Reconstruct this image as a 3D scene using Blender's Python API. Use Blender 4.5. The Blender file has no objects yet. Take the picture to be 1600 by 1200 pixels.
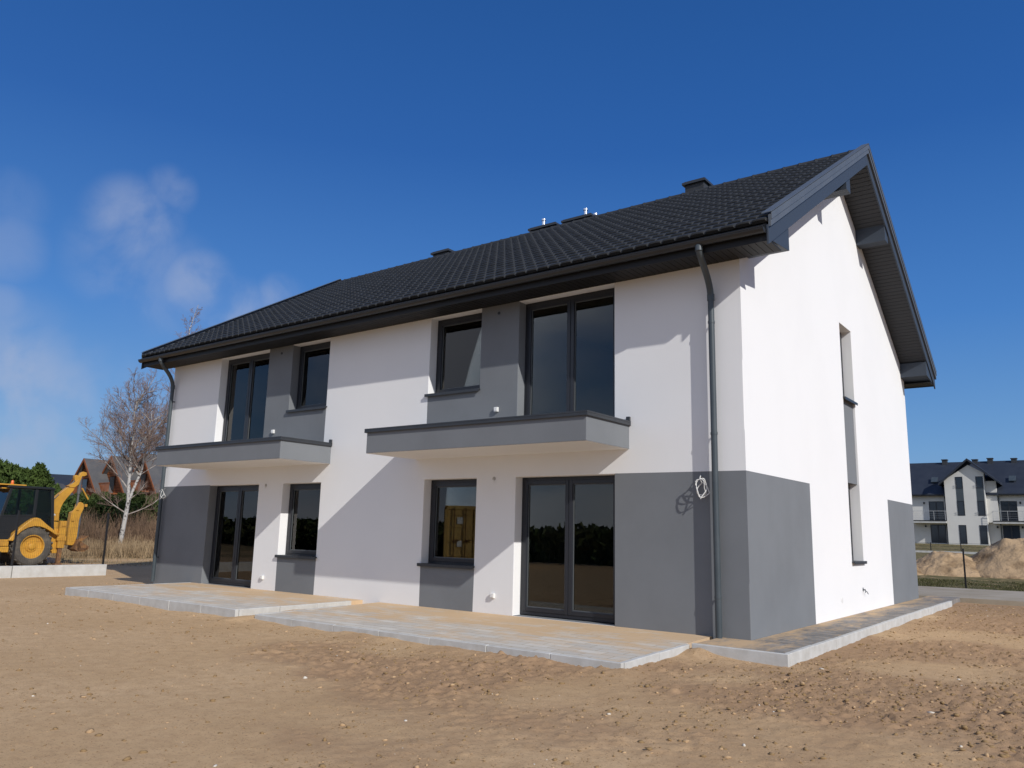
EXPOSURE = 0.0
SUN_E = 3.75
SKY_E = 0.10
SKY_RAMP = [(0, (.16, .31, .56)), (.1, (.112, .30, .62)), (.25, (.038, .195, .575)), (.45, (.006, .102, .41)), (.7, (.003, .068, .28))]
SOUTH_FILL_C = (7.6, 7.9, 8.8, 1)
CLOUD_C = (4.0, 4.6, 6.2, 1)
GREY = (.195, .207, .220)
TILE = (.024, .0255, .0265)
SAND1 = (.50, .337, .185); SAND2 = (.575, .402, .235); SAND3 = (.43, .283, .155); DAMP = (.365, .232, .135)
import bpy, bmesh, math, random
import numpy as np
from mathutils import Vector, Matrix
random.seed(7); rng = np.random.default_rng(11)
sc = bpy.context.scene
C = sc.collection
R = math.radians

# ------------------------------------------------------------------ camera
CAM = Vector((4.171, -11.143, 1.393)); YAW, PIT, ROL, FPX = 0.6489, 0.1860, 0.0238, 1230.3
F_ = Vector((-math.sin(YAW)*math.cos(PIT), math.cos(YAW)*math.cos(PIT), math.sin(PIT)))
R0 = Vector((math.cos(YAW), math.sin(YAW), 0)); U0 = R0.cross(F_)
R_ = math.cos(ROL)*R0 + math.sin(ROL)*U0; U_ = -math.sin(ROL)*R0 + math.cos(ROL)*U0
cd = bpy.data.cameras.new('camera'); co = bpy.data.objects.new('camera', cd); C.objects.link(co)
m = Matrix((R_, U_, -F_)).transposed().to_4x4(); m.translation = CAM; co.matrix_world = m
cd.sensor_width = 36; cd.lens = 36*FPX/1600; cd.clip_end = 3000; cd.clip_start = .05
sc.camera = co
sc.render.resolution_x, sc.render.resolution_y = 1024, 768
sc.view_settings.view_transform = 'Standard'; sc.view_settings.look = 'None'
sc.view_settings.exposure = EXPOSURE; sc.view_settings.gamma = 1

def view_dir(px, py):
    """direction in the world of a point of the photograph (used to place clouds in the sky)"""
    return (F_ + R_*((px-800)/FPX) + U_*((600-py)/FPX)).normalized()

# ------------------------------------------------------------------ sun + sky
SUN = Vector((3.494, -1.305, 2.368)).normalized()
sl = bpy.data.lights.new('sun', 'SUN'); so = bpy.data.objects.new('sun', sl); C.objects.link(so)
sl.energy = SUN_E; sl.angle = R(.53); sl.color = (1, .965, .915)
so.rotation_euler = SUN.to_track_quat('Z', 'Y').to_euler()
w = bpy.data.worlds.new('World'); sc.world = w; w.use_nodes = True
nt = w.node_tree; N = nt.nodes; Lk = nt.links
for n in list(N): N.remove(n)
out = N.new('ShaderNodeOutputWorld'); bg = N.new('ShaderNodeBackground'); bg.inputs[1].default_value = SKY_E
Lk.new(bg.outputs[0], out.inputs[0])
sky = N.new('ShaderNodeTexSky'); sky.sky_type = 'NISHITA'; sky.sun_disc = False
sky.sun_elevation = math.asin(SUN.z); sky.sun_rotation = math.atan2(SUN.x, SUN.y)
sky.altitude = 100; sky.air_density = 1.0; sky.dust_density = .35; sky.ozone_density = 2.2
tc0 = N.new('ShaderNodeTexCoord'); sp0 = N.new('ShaderNodeSeparateXYZ'); Lk.new(tc0.outputs['Generated'], sp0.inputs[0])
cr = N.new('ShaderNodeValToRGB'); el = cr.color_ramp.elements
for i, (p_, c_) in enumerate(SKY_RAMP):
    e_ = el[i] if i < 2 else el.new(p_)
    e_.position = p_; e_.color = (*[v/SKY_E*.1 for v in c_], 1)
Lk.new(sp0.outputs[2], cr.inputs[0])
sc10 = N.new('ShaderNodeVectorMath'); sc10.operation = 'SCALE'; sc10.inputs['Scale'].default_value = 10; Lk.new(cr.outputs[0], sc10.inputs[0])
hs = N.new('ShaderNodeMix'); hs.data_type = 'RGBA'; hs.inputs['Factor'].default_value = .8
Lk.new(sky.outputs[0], hs.inputs[6]); Lk.new(sc10.outputs[0], hs.inputs[7])
tc = N.new('ShaderNodeTexCoord')
def wmath(op, a, b=None, clamp=False):
    n = N.new('ShaderNodeMath'); n.operation = op; n.use_clamp = clamp
    for i, v in enumerate((a, b)):
        if v is None: continue
        if isinstance(v, (int, float)): n.inputs[i].default_value = v
        else: Lk.new(v, n.inputs[i])
    return n.outputs[0]
def wnoise(scale, detail, rough, stretch=(1, 1, 1), off=(0, 0, 0)):
    mp = N.new('ShaderNodeMapping'); mp.inputs['Scale'].default_value = stretch; mp.inputs['Location'].default_value = off
    Lk.new(tc.outputs['Generated'], mp.inputs[0])
    n = N.new('ShaderNodeTexNoise'); n.inputs['Scale'].default_value = scale; n.inputs['Detail'].default_value = detail
    n.inputs['Roughness'].default_value = rough; n.inputs['Distortion'].default_value = .35
    Lk.new(mp.outputs[0], n.inputs['Vector']); return n.outputs['Fac']
def ramp(v, a, b):
    n = N.new('ShaderNodeMapRange'); n.interpolation_type = 'SMOOTHSTEP'
    n.inputs['From Min'].default_value = a; n.inputs['From Max'].default_value = b
    Lk.new(v, n.inputs['Value']); return n.outputs[0]
n1 = ramp(wnoise(11, 6, .52), .36, .66)
# each cloud: a soft region of the sky (direction, radius in degrees, strength), broken up by the noise
mask = None
for (px, py, rad, st) in ((205, 350, 2.4, .46), (222, 395, 2.2, .30), (266, 298, 1.3, .28), (310, 447, 2.0, .52), (255, 455, 3.2, .22), (185, 400, 2.6, .26),
                          (372, 485, 1.8, .50), (438, 470, 1.5, .46), (6, 385, 1.9, .24), (20, 315, 1.6, .14), (5, 606, 3.4, .62), (72, 640, 3.2, .50), (0, 480, 1.3, .3),
                          (10, 690, 4.6, .5), (150, 595, 2.6, .2), (60, 700, 5.5, .34), (190, 640, 4.5, .22), (-60, 640, 6, .5)):
    d = view_dir(px, py)
    vm = N.new('ShaderNodeVectorMath'); vm.operation = 'DOT_PRODUCT'; vm.inputs[1].default_value = d
    Lk.new(tc.outputs['Generated'], vm.inputs[0])
    mr = ramp(vm.outputs['Value'], math.cos(R(rad*1.5)), math.cos(R(rad*.1)))
    t = wmath('MULTIPLY', mr, st)
    mask = t if mask is None else wmath('MAXIMUM', mask, t)
cl = wmath('MULTIPLY', mask, wmath('ADD', wmath('MULTIPLY', n1, .85), .12))
# scattered clouds behind the camera: mirrored in the panes, brightened to add fill light
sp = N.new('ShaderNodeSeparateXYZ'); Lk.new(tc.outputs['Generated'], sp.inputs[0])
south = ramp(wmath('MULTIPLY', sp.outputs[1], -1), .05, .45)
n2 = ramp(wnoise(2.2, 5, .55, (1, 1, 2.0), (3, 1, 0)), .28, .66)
mix = N.new('ShaderNodeMix'); mix.data_type = 'RGBA'
Lk.new(wmath('MULTIPLY', cl, 1.0, True), mix.inputs['Factor'])
Lk.new(hs.outputs[2], mix.inputs[6]); mix.inputs[7].default_value = CLOUD_C
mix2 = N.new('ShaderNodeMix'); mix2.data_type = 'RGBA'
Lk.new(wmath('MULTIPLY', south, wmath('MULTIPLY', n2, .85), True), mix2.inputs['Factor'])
Lk.new(mix.outputs[2], mix2.inputs[6]); mix2.inputs[7].default_value = SOUTH_FILL_C
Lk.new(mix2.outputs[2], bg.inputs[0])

# ------------------------------------------------------------------ materials
def mat(name, col, rough=.8, spec=.3, metal=0, noise=None, bump=None, extra=None):
    """noise = (scale, second colour, low, high); bump = (scale, strength, distance)"""
    M = bpy.data.materials.new(name); M.use_nodes = True
    t = M.node_tree; b = t.nodes['Principled BSDF']
    b.inputs['Base Color'].default_value = (*col, 1); b.inputs['Roughness'].default_value = rough
    b.inputs['Specular IOR Level'].default_value = spec; b.inputs['Metallic'].default_value = metal
    g = t.nodes.new('ShaderNodeTexCoord')
    if noise:
        n = t.nodes.new('ShaderNodeTexNoise'); n.inputs['Scale'].default_value = noise[0]; n.inputs['Detail'].default_value = 6
        n.inputs['Roughness'].default_value = .6
        t.links.new(g.outputs['Object'], n.inputs['Vector'])
        r = t.nodes.new('ShaderNodeMapRange'); r.inputs['From Min'].default_value = noise[2]; r.inputs['From Max'].default_value = noise[3]
        t.links.new(n.outputs['Fac'], r.inputs['Value'])
        x = t.nodes.new('ShaderNodeMix'); x.data_type = 'RGBA'
        x.inputs[6].default_value = (*col, 1); x.inputs[7].default_value = (*noise[1], 1)
        t.links.new(r.outputs[0], x.inputs['Factor']); t.links.new(x.outputs[2], b.inputs['Base Color'])
    if bump:
        n = t.nodes.new('ShaderNodeTexNoise'); n.inputs['Scale'].default_value = bump[0]; n.inputs['Detail'].default_value = 4
        t.links.new(g.outputs['Object'], n.inputs['Vector'])
        u = t.nodes.new('ShaderNodeBump'); u.inputs['Strength'].default_value = bump[1]; u.inputs['Distance'].default_value = bump[2]
        t.links.new(n.outputs['Fac'], u.inputs['Height']); t.links.new(u.outputs[0], b.inputs['Normal'])
    return M
M_ = {}
M_['white'] = mat('white_render', (.81, .81, .805), .9, .15, noise=(.55, (.785, .785, .78), .42, .75), bump=(260, .35, .002))
M_['grey'] = mat('grey_render', GREY, .9, .15, noise=(.9, tuple(c*.9 for c in GREY), .4, .7), bump=(260, .35, .002))
M_['anth'] = mat('anthracite_metal', (.028, .032, .038), .42, .5, noise=(3, (.036, .04, .046), .4, .7))
M_['verge'] = mat('grey_verge_metal', (.085, .10, .12), .5, .45, noise=(2, (.10, .115, .135), .4, .7))
M_['soffit'] = mat('grey_soffit_panel', (.034, .037, .043), .6, .35)
M_['esoffit'] = mat('dark_soffit_panel', (.012, .012, .013), .6, .35)
M_['verge2'] = mat('blue_grey_board', (.040, .052, .072), .55, .4)
M_['dark'] = mat('dark_fascia', (.010, .0105, .012), .55, .4)
M_['gutter'] = mat('gutter_metal', (.024, .026, .029), .35, .5)
M_['pipe'] = mat('grey_pipe', (.05, .065, .075), .4, .5, noise=(2.5, (.065, .08, .09), .4, .7))
M_['frame'] = mat('anthracite_frame', (.018, .020, .026), .38, .5)
M_['seal'] = mat('pale_spacer', (.10, .11, .115), .4, .5)
M_['tile'] = mat('dark_roof_tile', TILE, .58, .35, noise=(1.7, tuple(c*1.25 for c in TILE), .35, .7), bump=(90, .2, .003))
M_['chim'] = mat('dark_chimney_slate', (.03, .033, .038), .6, .4, noise=(5, (.045, .048, .053), .4, .7))
M_['steel'] = mat('bright_steel', (.75, .76, .78), .25, .5, 1)
M_['plastic'] = mat('white_plastic', (.75, .75, .73), .4, .5)
M_['room'] = mat('raw_interior_plaster', (.42, .41, .38), .9, .1)
M_['floor'] = mat('screed', (.28, .27, .25), .9, .1)
M_['conc'] = mat('pale_concrete', (.55, .55, .53), .9, .15, noise=(5, (.45, .44, .41), .35, .7), bump=(120, .4, .003))
M_['conc2'] = mat('sandy_concrete', (.40, .35, .28), .9, .15, noise=(.9, (.30, .25, .18), .35, .7), bump=(40, .4, .004))
M_['black'] = mat('black_powder_coat', (.012, .012, .013), .45, .4)
M_['cable'] = mat('white_cable', (.72, .72, .70), .4, .4)
# window glass: a clear pane that also mirrors what is outside
def glass(name, tint, boost):
    M = bpy.data.materials.new(name); M.use_nodes = True; t = M.node_tree
    for n in list(t.nodes): t.nodes.remove(n)
    o = t.nodes.new('ShaderNodeOutputMaterial'); x = t.nodes.new('ShaderNodeMixShader')
    tr = t.nodes.new('ShaderNodeBsdfTransparent'); tr.inputs[0].default_value = (*tint, 1)
    gl = t.nodes.new('ShaderNodeBsdfGlossy'); gl.inputs['Roughness'].default_value = 0; gl.inputs[0].default_value = (1, .98, .95, 1)
    fr = t.nodes.new('ShaderNodeFresnel'); fr.inputs[0].default_value = 1.5
    mu = t.nodes.new('ShaderNodeMath'); mu.operation = 'MULTIPLY'; mu.inputs[1].default_value = boost; mu.use_clamp = True
    t.links.new(fr.outputs[0], mu.inputs[0]); t.links.new(mu.outputs[0], x.inputs[0])
    t.links.new(tr.outputs[0], x.inputs[1]); t.links.new(gl.outputs[0], x.inputs[2]); t.links.new(x.outputs[0], o.inputs[0])
    return M
M_['glass'] = glass('window_glass', (.60, .63, .62), 1.15)
M_['cabglass'] = glass('cab_glass', (.62, .74, .68), 1.0)

# ------------------------------------------------------------------ helpers
class MB:
    def __init__(s): s.v = []; s.f = []; s.m = []
    def poly(s, pts, mi=0):
        k = len(s.v); s.v += [tuple(p) for p in pts]; s.f.append(tuple(range(k, k+len(pts)))); s.m.append(mi)
    def box(s, x0, x1, y0, y1, z0, z1, mi=0, M=None):
        k = len(s.v); P = [(x, y, z) for z in (z0, z1) for y in (y0, y1) for x in (x0, x1)]
        if M: P = [tuple(M @ Vector(p)) for p in P]
        s.v += P
        for q in ((0, 2, 3, 1), (4, 5, 7, 6), (0, 1, 5, 4), (2, 6, 7, 3), (0, 4, 6, 2), (1, 3, 7, 5)):
            s.f.append(tuple(k+i for i in q)); s.m.append(mi)
    def prism(s, pts, d, mi=0):
        """closed outline pts (3-D) pushed by vector d"""
        n = len(pts); k = len(s.v); d = Vector(d); s.v += [tuple(p) for p in pts] + [tuple(Vector(p)+d) for p in pts]
        s.f.append(tuple(range(k+n-1, k-1, -1))); s.f.append(tuple(range(k+n, k+2*n))); s.m += [mi, mi]
        for i in range(n):
            j = (i+1) % n; s.f.append((k+i, k+j, k+n+j, k+n+i)); s.m.append(mi)
    def tube(s, path, rad, n=8, mi=0, cap=True):
        path = [Vector(p) for p in path]
        if isinstance(rad, (int, float)): rad = [rad]*len(path)
        rings = []
        ref = Vector((0, 0, 1))
        d0 = (path[1]-path[0]).normalized()
        if abs(d0.dot(ref)) > .95: ref = Vector((1, 0, 0))
        for i, p in enumerate(path):
            a = path[max(i-1, 0)]; b = path[min(i+1, len(path)-1)]; d = (b-a).normalized()
            u = d.cross(ref)
            if u.length < 1e-4: u = d.cross(Vector((0, 1, 0)))
            u.normalize(); ww = d.cross(u); k = len(s.v)
            for j in range(n):
                t = 2*math.pi*j/n; s.v.append(tuple(p + (u*math.cos(t) + ww*math.sin(t))*rad[i]))
            rings.append(k)
        for a, b in zip(rings, rings[1:]):
            for j in range(n):
                s.f.append((a+j, a+(j+1) % n, b+(j+1) % n, b+j)); s.m.append(mi)
        if cap:
            s.f.append(tuple(range(rings[0]+n-1, rings[0]-1, -1))); s.f.append(tuple(range(rings[-1], rings[-1]+n))); s.m += [mi, mi]
    def lathe(s, prof, c, axis='y', n=32, mi=0):
        """prof = [(radius, along)], revolved about an axis through c"""
        k = len(s.v); c = Vector(c)
        for r, a in prof:
            for j in range(n):
                t = 2*math.pi*j/n; x, z = r*math.cos(t), r*math.sin(t)
                s.v.append(tuple(c + (Vector((x, a, z)) if axis == 'y' else Vector((x, z, a)) if axis == 'z' else Vector((a, x, z)))))
        for i in range(len(prof)-1):
            for j in range(n):
                s.f.append((k+i*n+j, k+i*n+(j+1) % n, k+(i+1)*n+(j+1) % n, k+(i+1)*n+j)); s.m.append(mi)
    def build(s, name, mats, parent=None, smooth=False, bevel=0, merge=False, loc=None):
        me = bpy.data.meshes.new(name); me.from_pydata(s.v, [], s.f)
        if not isinstance(mats, (list, tuple)): mats = [mats]
        for m in mats: me.materials.append(M_[m] if isinstance(m, str) else m)
        me.polygons.foreach_set('material_index', s.m)
        b = bmesh.new(); b.from_mesh(me)
        if merge: bmesh.ops.remove_doubles(b, verts=b.verts, dist=1e-4)
        bmesh.ops.recalc_face_normals(b, faces=b.faces); b.to_mesh(me); b.free()
        if smooth: me.polygons.foreach_set('use_smooth', [True]*len(me.polygons)); me.set_sharp_from_angle(angle=R(40))
        o = bpy.data.objects.new(name, me); C.objects.link(o)
        if parent: o.parent = parent
        if loc: o.location = loc
        if bevel:
            md = o.modifiers.new('bevel', 'BEVEL'); md.width = bevel; md.segments = 2; md.limit_method = 'ANGLE'; md.angle_limit = R(50)
        return o
def tag(o, label=None, cat=None, group=None, kind=None):
    if label: o['label'] = label
    if cat: o['category'] = cat
    if group: o['group'] = group
    if kind: o['kind'] = kind
    return o
def empty(name, loc, label, cat, group=None, rz=0):
    o = bpy.data.objects.new(name, None); C.objects.link(o); o.location = loc; o.rotation_euler = (0, 0, rz); o.empty_display_size = .2
    return tag(o, label, cat, group)
def copy_tree(o, parent=None):
    c = o.copy(); C.objects.link(c); c.parent = parent
    for ch in list(o.children): copy_tree(ch, c)
    return c

# vectorised value noise
def _h(ix, iy, s):
    n = (ix*374761393 + iy*668265263 + s*974711) & 0xffffffff
    n = ((n ^ (n >> 13))*1274126177) & 0xffffffff
    return ((n ^ (n >> 16)) & 0xffff)/65535.0
def vn(x, y, s=0):
    ix = np.floor(x).astype(np.int64); iy = np.floor(y).astype(np.int64); fx = x-ix; fy = y-iy
    fx = fx*fx*fx*(fx*(fx*6-15)+10); fy = fy*fy*fy*(fy*(fy*6-15)+10)
    return (_h(ix, iy, s)*(1-fx)+_h(ix+1, iy, s)*fx)*(1-fy) + (_h(ix, iy+1, s)*(1-fx)+_h(ix+1, iy+1, s)*fx)*fy
def fbm(x, y, s=0, o=4, g=.5):
    a = 1.; t = 0.; n = 0.
    for i in range(o):
        t = t + a*vn(x*2**i+i*17.3, y*2**i-i*9.1, s+i); n += a; a *= g
    return t/n
def sstep(a, b, v):
    t = np.clip((v-a)/(b-a), 0, 1); return t*t*(3-2*t)
L, W = 15.72, 11.87
# ------------------------------------------------------------------ ground
def height(x, y, detail=True):
    x = np.asarray(x, float); y = np.asarray(y, float)
    r = np.hypot(x-4.17, y+11.14)
    h = -.165 + .02*np.clip(r-40, 0, 110) + .03*(fbm(x*.35, y*.35, 3, 3)-.5)*sstep(0, 3, np.maximum(-y-3, x-1.2)+1)
    if detail:
        # soil banked against the kerbs
        def bank(x0, x1, y0, y1, wid, amt, sd):
            dx = np.maximum(np.maximum(x0-x, x-x1), 0); dy = np.maximum(np.maximum(y0-y, y-y1), 0); d = np.hypot(dx, dy)
            return (1-sstep(0, wid, d))*amt*(fbm(x*1.8, y*1.8, sd, 3)-.22)*1.7
        h = h + bank(-7.45, -.5, -2.8, 0, .45, .045, 21) + bank(-14, -7.8, -2.95, 0, .4, .04, 22) + bank(-.5, .82, -1, 13, .45, .04, 23)
        # rest of the bedding sand between terrace and path
        h = h + .07*np.exp(-(((x+.35)/.22)**2 + ((y+1.0)/.2)**2)) + .07*np.exp(-(((x+7.62)/.2)**2+((y+1.6)/1.4)**2))
        rough = sstep(.35, .75, fbm(x*.45+7, y*.45, 31, 3) + .05*(x+2))*.8 + .3
        near = sstep(-1.0, -2.2, -np.maximum(-y-.6, x-.4)*1.0)
        m1 = fbm(x*2.6, y*2.6, 41, 4) - .5
        m2 = np.clip(fbm(x*9, y*9, 51, 3)-.56, 0, 1)
        m3 = np.clip(fbm(x*17, y*17, 61, 2)-.58, 0, 1)
        fine = sstep(24, 16, r)*np.where((x < 1.3) & (y > -1.0), .25+.75*sstep(.9, 1.3, x), 1.)
        h = h + fine*(.028*m1*rough + .10*m2*rough*rough + .10*m3*rough*rough)
        # long shallow blade marks left by levelling
        h = h + fine*.010*(vn((x*.25+y*.97)*2.4, (x*.97-y*.25)*.25, 71)-.5)
    return h
def lines(segs):
    o = []
    for a, b, st in segs:
        n = max(1, int(round((b-a)/st))); o += list(np.linspace(a, b, n, endpoint=False))
    o.append(segs[-1][1]); return np.array(o)
gx = lines([(-600, -200, 40), (-200, -80, 8), (-80, -40, 2), (-40, -16, .4), (-16, -9, .08), (-9, 6.5, .032), (6.5, 14, .3), (14, 60, 3), (60, 600, 40)])
gy = lines([(-300, -60, 20), (-60, -14, 2), (-14, -9.2, .2), (-9.2, -2.2, .032), (-2.2, 0, .06), (0, 14, .06), (14, 40, .8), (40, 130, 4), (130, 900, 60)])
X, Y = np.meshgrid(gx, gy); Z = height(X, Y)
Z[(X > -L+.3) & (X < -.3) & (Y > .4) & (Y < W-.4)] = -.3
nx, ny = len(gx), len(gy)
co_ = np.stack([X, Y, Z], -1).reshape(-1, 3).astype(np.float32)
idx = np.arange(nx*ny).reshape(ny, nx)
q = np.stack([idx[:-1, :-1], idx[:-1, 1:], idx[1:, 1:], idx[1:, :-1]], -1).reshape(-1, 4)
def fast_mesh(name, co, quads, mats, smooth=True):
    me = bpy.data.meshes.new(name); me.vertices.add(len(co)); me.vertices.foreach_set('co', np.asarray(co, np.float32).ravel())
    k = quads.shape[1]; me.loops.add(quads.size); me.loops.foreach_set('vertex_index', quads.ravel().astype(np.int32))
    me.polygons.add(len(quads)); me.polygons.foreach_set('loop_start', np.arange(0, quads.size, k, dtype=np.int32))
    me.update(calc_edges=True); me.validate()
    if smooth: me.polygons.foreach_set('use_smooth', np.ones(len(quads), bool))
    for m in mats: me.materials.append(m)
    return me
# how much grass grows where (a colour of the ground itself)
grass = sstep(18.5, 19.2, Y + 0*X)*sstep(-19, -14, X) * sstep(.25, .45, fbm(X*.5, Y*.5, 81, 3)+.2)
grass = np.maximum(grass, sstep(-22, -30, X)*.75*sstep(.35, .6, fbm(X*.3, Y*.3, 83, 3)))
grass = np.maximum(grass, sstep(50, 70, np.hypot(X, Y)))
dirt = sstep(.38, .72, fbm(X*.45+7, Y*.45, 31, 3) + .045*(X+2) + .25*(fbm(X*1.7, Y*1.7, 92, 4)-.5))*sstep(30, 20, np.hypot(X, Y))
def ground_mat():
    M = bpy.data.materials.new('sandy_soil'); M.use_nodes = True; t = M.node_tree; b = t.nodes['Principled BSDF']
    b.inputs['Roughness'].default_value = .95; b.inputs['Specular IOR Level'].default_value = .12
    g = t.nodes.new('ShaderNodeTexCoord')
    def noise(s, d=5, r=.6):
        n = t.nodes.new('ShaderNodeTexNoise'); n.inputs['Scale'].default_value = s; n.inputs['Detail'].default_value = d; n.inputs['Roughness'].default_value = r
        t.links.new(g.outputs['Object'], n.inputs['Vector']); return n.outputs['Fac']
    def rmp(v, a, c):
        n = t.nodes.new('ShaderNodeMapRange'); n.inputs['From Min'].default_value = a; n.inputs['From Max'].default_value = c
        t.links.new(v, n.inputs['Value']); return n.outputs[0]
    def mx(f, a, c):
        x = t.nodes.new('ShaderNodeMix'); x.data_type = 'RGBA'
        if isinstance(f, float): x.inputs['Factor'].default_value = f
        else: t.links.new(f, x.inputs['Factor'])
        for i, v in ((6, a), (7, c)):
            if isinstance(v, tuple): x.inputs[i].default_value = (*v, 1)
            else: t.links.new(v, x.inputs[i])
        return x.outputs[2]
    c = mx(rmp(noise(.35, 6), .35, .65), SAND1, SAND2)
    c = mx(rmp(noise(6, 8, .7), .42, .72), c, SAND3)
    c = mx(rmp(noise(24, 8, .75), .56, .70), c, tuple(v*.72 for v in SAND3))
    c = mx(rmp(noise(60, 3, .7), .60, .68), c, (.20, .13, .075))
    ad = t.nodes.new('ShaderNodeAttribute'); ad.attribute_name = 'damp'
    c = mx(ad.outputs['Fac'], c, mx(rmp(noise(9, 6, .7), .4, .65), DAMP, tuple(v*.82 for v in DAMP)))
    a = t.nodes.new('ShaderNodeAttribute'); a.attribute_name = 'grass'
    gc = mx(rmp(noise(1.2, 6), .35, .65), (.075, .082, .032), (.16, .13, .06))
    gm = t.nodes.new('ShaderNodeMath'); gm.operation = 'MULTIPLY'; t.links.new(a.outputs['Fac'], gm.inputs[0]); t.links.new(rmp(noise(2.5, 5), .25, .5), gm.inputs[1])
    c = mx(gm.outputs[0], c, gc)
    t.links.new(c, b.inputs['Base Color'])
    u = t.nodes.new('ShaderNodeBump'); u.inputs['Strength'].default_value = .7; u.inputs['Distance'].default_value = .010
    t.links.new(noise(38, 8, .7), u.inputs['Height'])
    u2 = t.nodes.new('ShaderNodeBump'); u2.inputs['Strength'].default_value = .6; u2.inputs['Distance'].default_value = .005
    t.links.new(noise(170, 4, .7), u2.inputs['Height']); t.links.new(u.outputs[0], u2.inputs['Normal']); t.links.new(u2.outputs[0], b.inputs['Normal'])
    return M
M_['sand'] = ground_mat()
me = fast_mesh('ground', co_, q, [M_['sand']])
at = me.attributes.new('grass', 'FLOAT', 'POINT'); at.data.foreach_set('value', grass.ravel().astype(np.float32))
at = me.attributes.new('damp', 'FLOAT', 'POINT'); at.data.foreach_set('value', (dirt*.85).ravel().astype(np.float32))
go = bpy.data.objects.new('ground', me); C.objects.link(go); tag(go, kind='structure', label='bare levelled sandy soil all round the new house')
def hz(x, y): return float(height(np.array([x]), np.array([y]))[0])

# loose clods and small stones on the soil: nobody could count them
def clods():
    t = (1+5**.5)/2
    ico = np.array([(-1, t, 0), (1, t, 0), (-1, -t, 0), (1, -t, 0), (0, -1, t), (0, 1, t), (0, -1, -t), (0, 1, -t), (t, 0, -1), (t, 0, 1), (-t, 0, -1), (-t, 0, 1)])/1.9
    fc = np.array([(0, 11, 5), (0, 5, 1), (0, 1, 7), (0, 7, 10), (0, 10, 11), (1, 5, 9), (5, 11, 4), (11, 10, 2), (10, 7, 6), (7, 1, 8), (3, 9, 4), (3, 4, 2), (3, 2, 6), (3, 6, 8), (3, 8, 9), (4, 9, 5), (2, 4, 11), (6, 2, 10), (8, 6, 7), (9, 8, 1)])
    n = 110000
    x = rng.uniform(-17, 6.5, n); y = rng.uniform(-9, 0, n)
    side = rng.random(n) < .3; x[side] = rng.uniform(.95, 7, side.sum()); y[side] = rng.uniform(-4, 13, side.sum())
    ok = ~((x > -14.05) & (x < .85) & (y > -3.0) & ~((x > -.45) & (y < -1.02)))
    dens = fbm(x*.5+7, y*.5, 31, 3) + .04*(x+2) + .2*(fbm(x*2, y*2, 99, 2)-.5)
    edge = ((x > -7.5) & (x < -.3) & (y > -3.5)) | ((x > .8) & (x < 1.4)) | ((x > -.5) & (y > -2) & (x < 1.5))
    ok &= (rng.random(n) < sstep(.35, .75, dens)*.85 + .2 + edge*.35)
    x, y = x[ok], y[ok]; n = len(x)
    s = .0035 + .0036*rng.pareto(2.0, n); s = np.clip(s, 0, .026)
    z = height(x, y)
    sc3 = rng.uniform(.6, 1.35, (n, 1, 3)); sc3[:, :, 2] *= .55
    P = ico[None]*sc3*(1+rng.uniform(-.36, .36, (n, 12, 1)))
    a = rng.uniform(0, 6.28, n); ca, sa = np.cos(a), np.sin(a)
    Q = np.empty_like(P); Q[..., 0] = P[..., 0]*ca[:, None]-P[..., 1]*sa[:, None]; Q[..., 1] = P[..., 0]*sa[:, None]+P[..., 1]*ca[:, None]; Q[..., 2] = P[..., 2]
    Q *= s[:, None, None]; Q += np.stack([x, y, z+s*.12], -1)[:, None, :]
    fa = (fc[None]+np.arange(n)[:, None, None]*12).reshape(-1, 3)
    me = fast_mesh('soil_clods', Q.reshape(-1, 3), fa, [M_['sand'], mat('pale_stone', (.62, .58, .5), .8), mat('shade_toned_clod', (.27, .18, .09), .95, .1)], False)  # most clods get a darker colour that stands in for their small shadows
    rr_ = rng.random(n); mi = np.repeat(np.where(rr_ < .008, 1, np.where(rr_ < .8, 2, 0)).astype(np.int32), 20); me.polygons.foreach_set('material_index', mi)
    o = bpy.data.objects.new('soil_clods', me); C.objects.link(o)
    tag(o, 'loose lumps of earth and small stones scattered over the bare soil', 'clods', kind='stuff')
clods()

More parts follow.
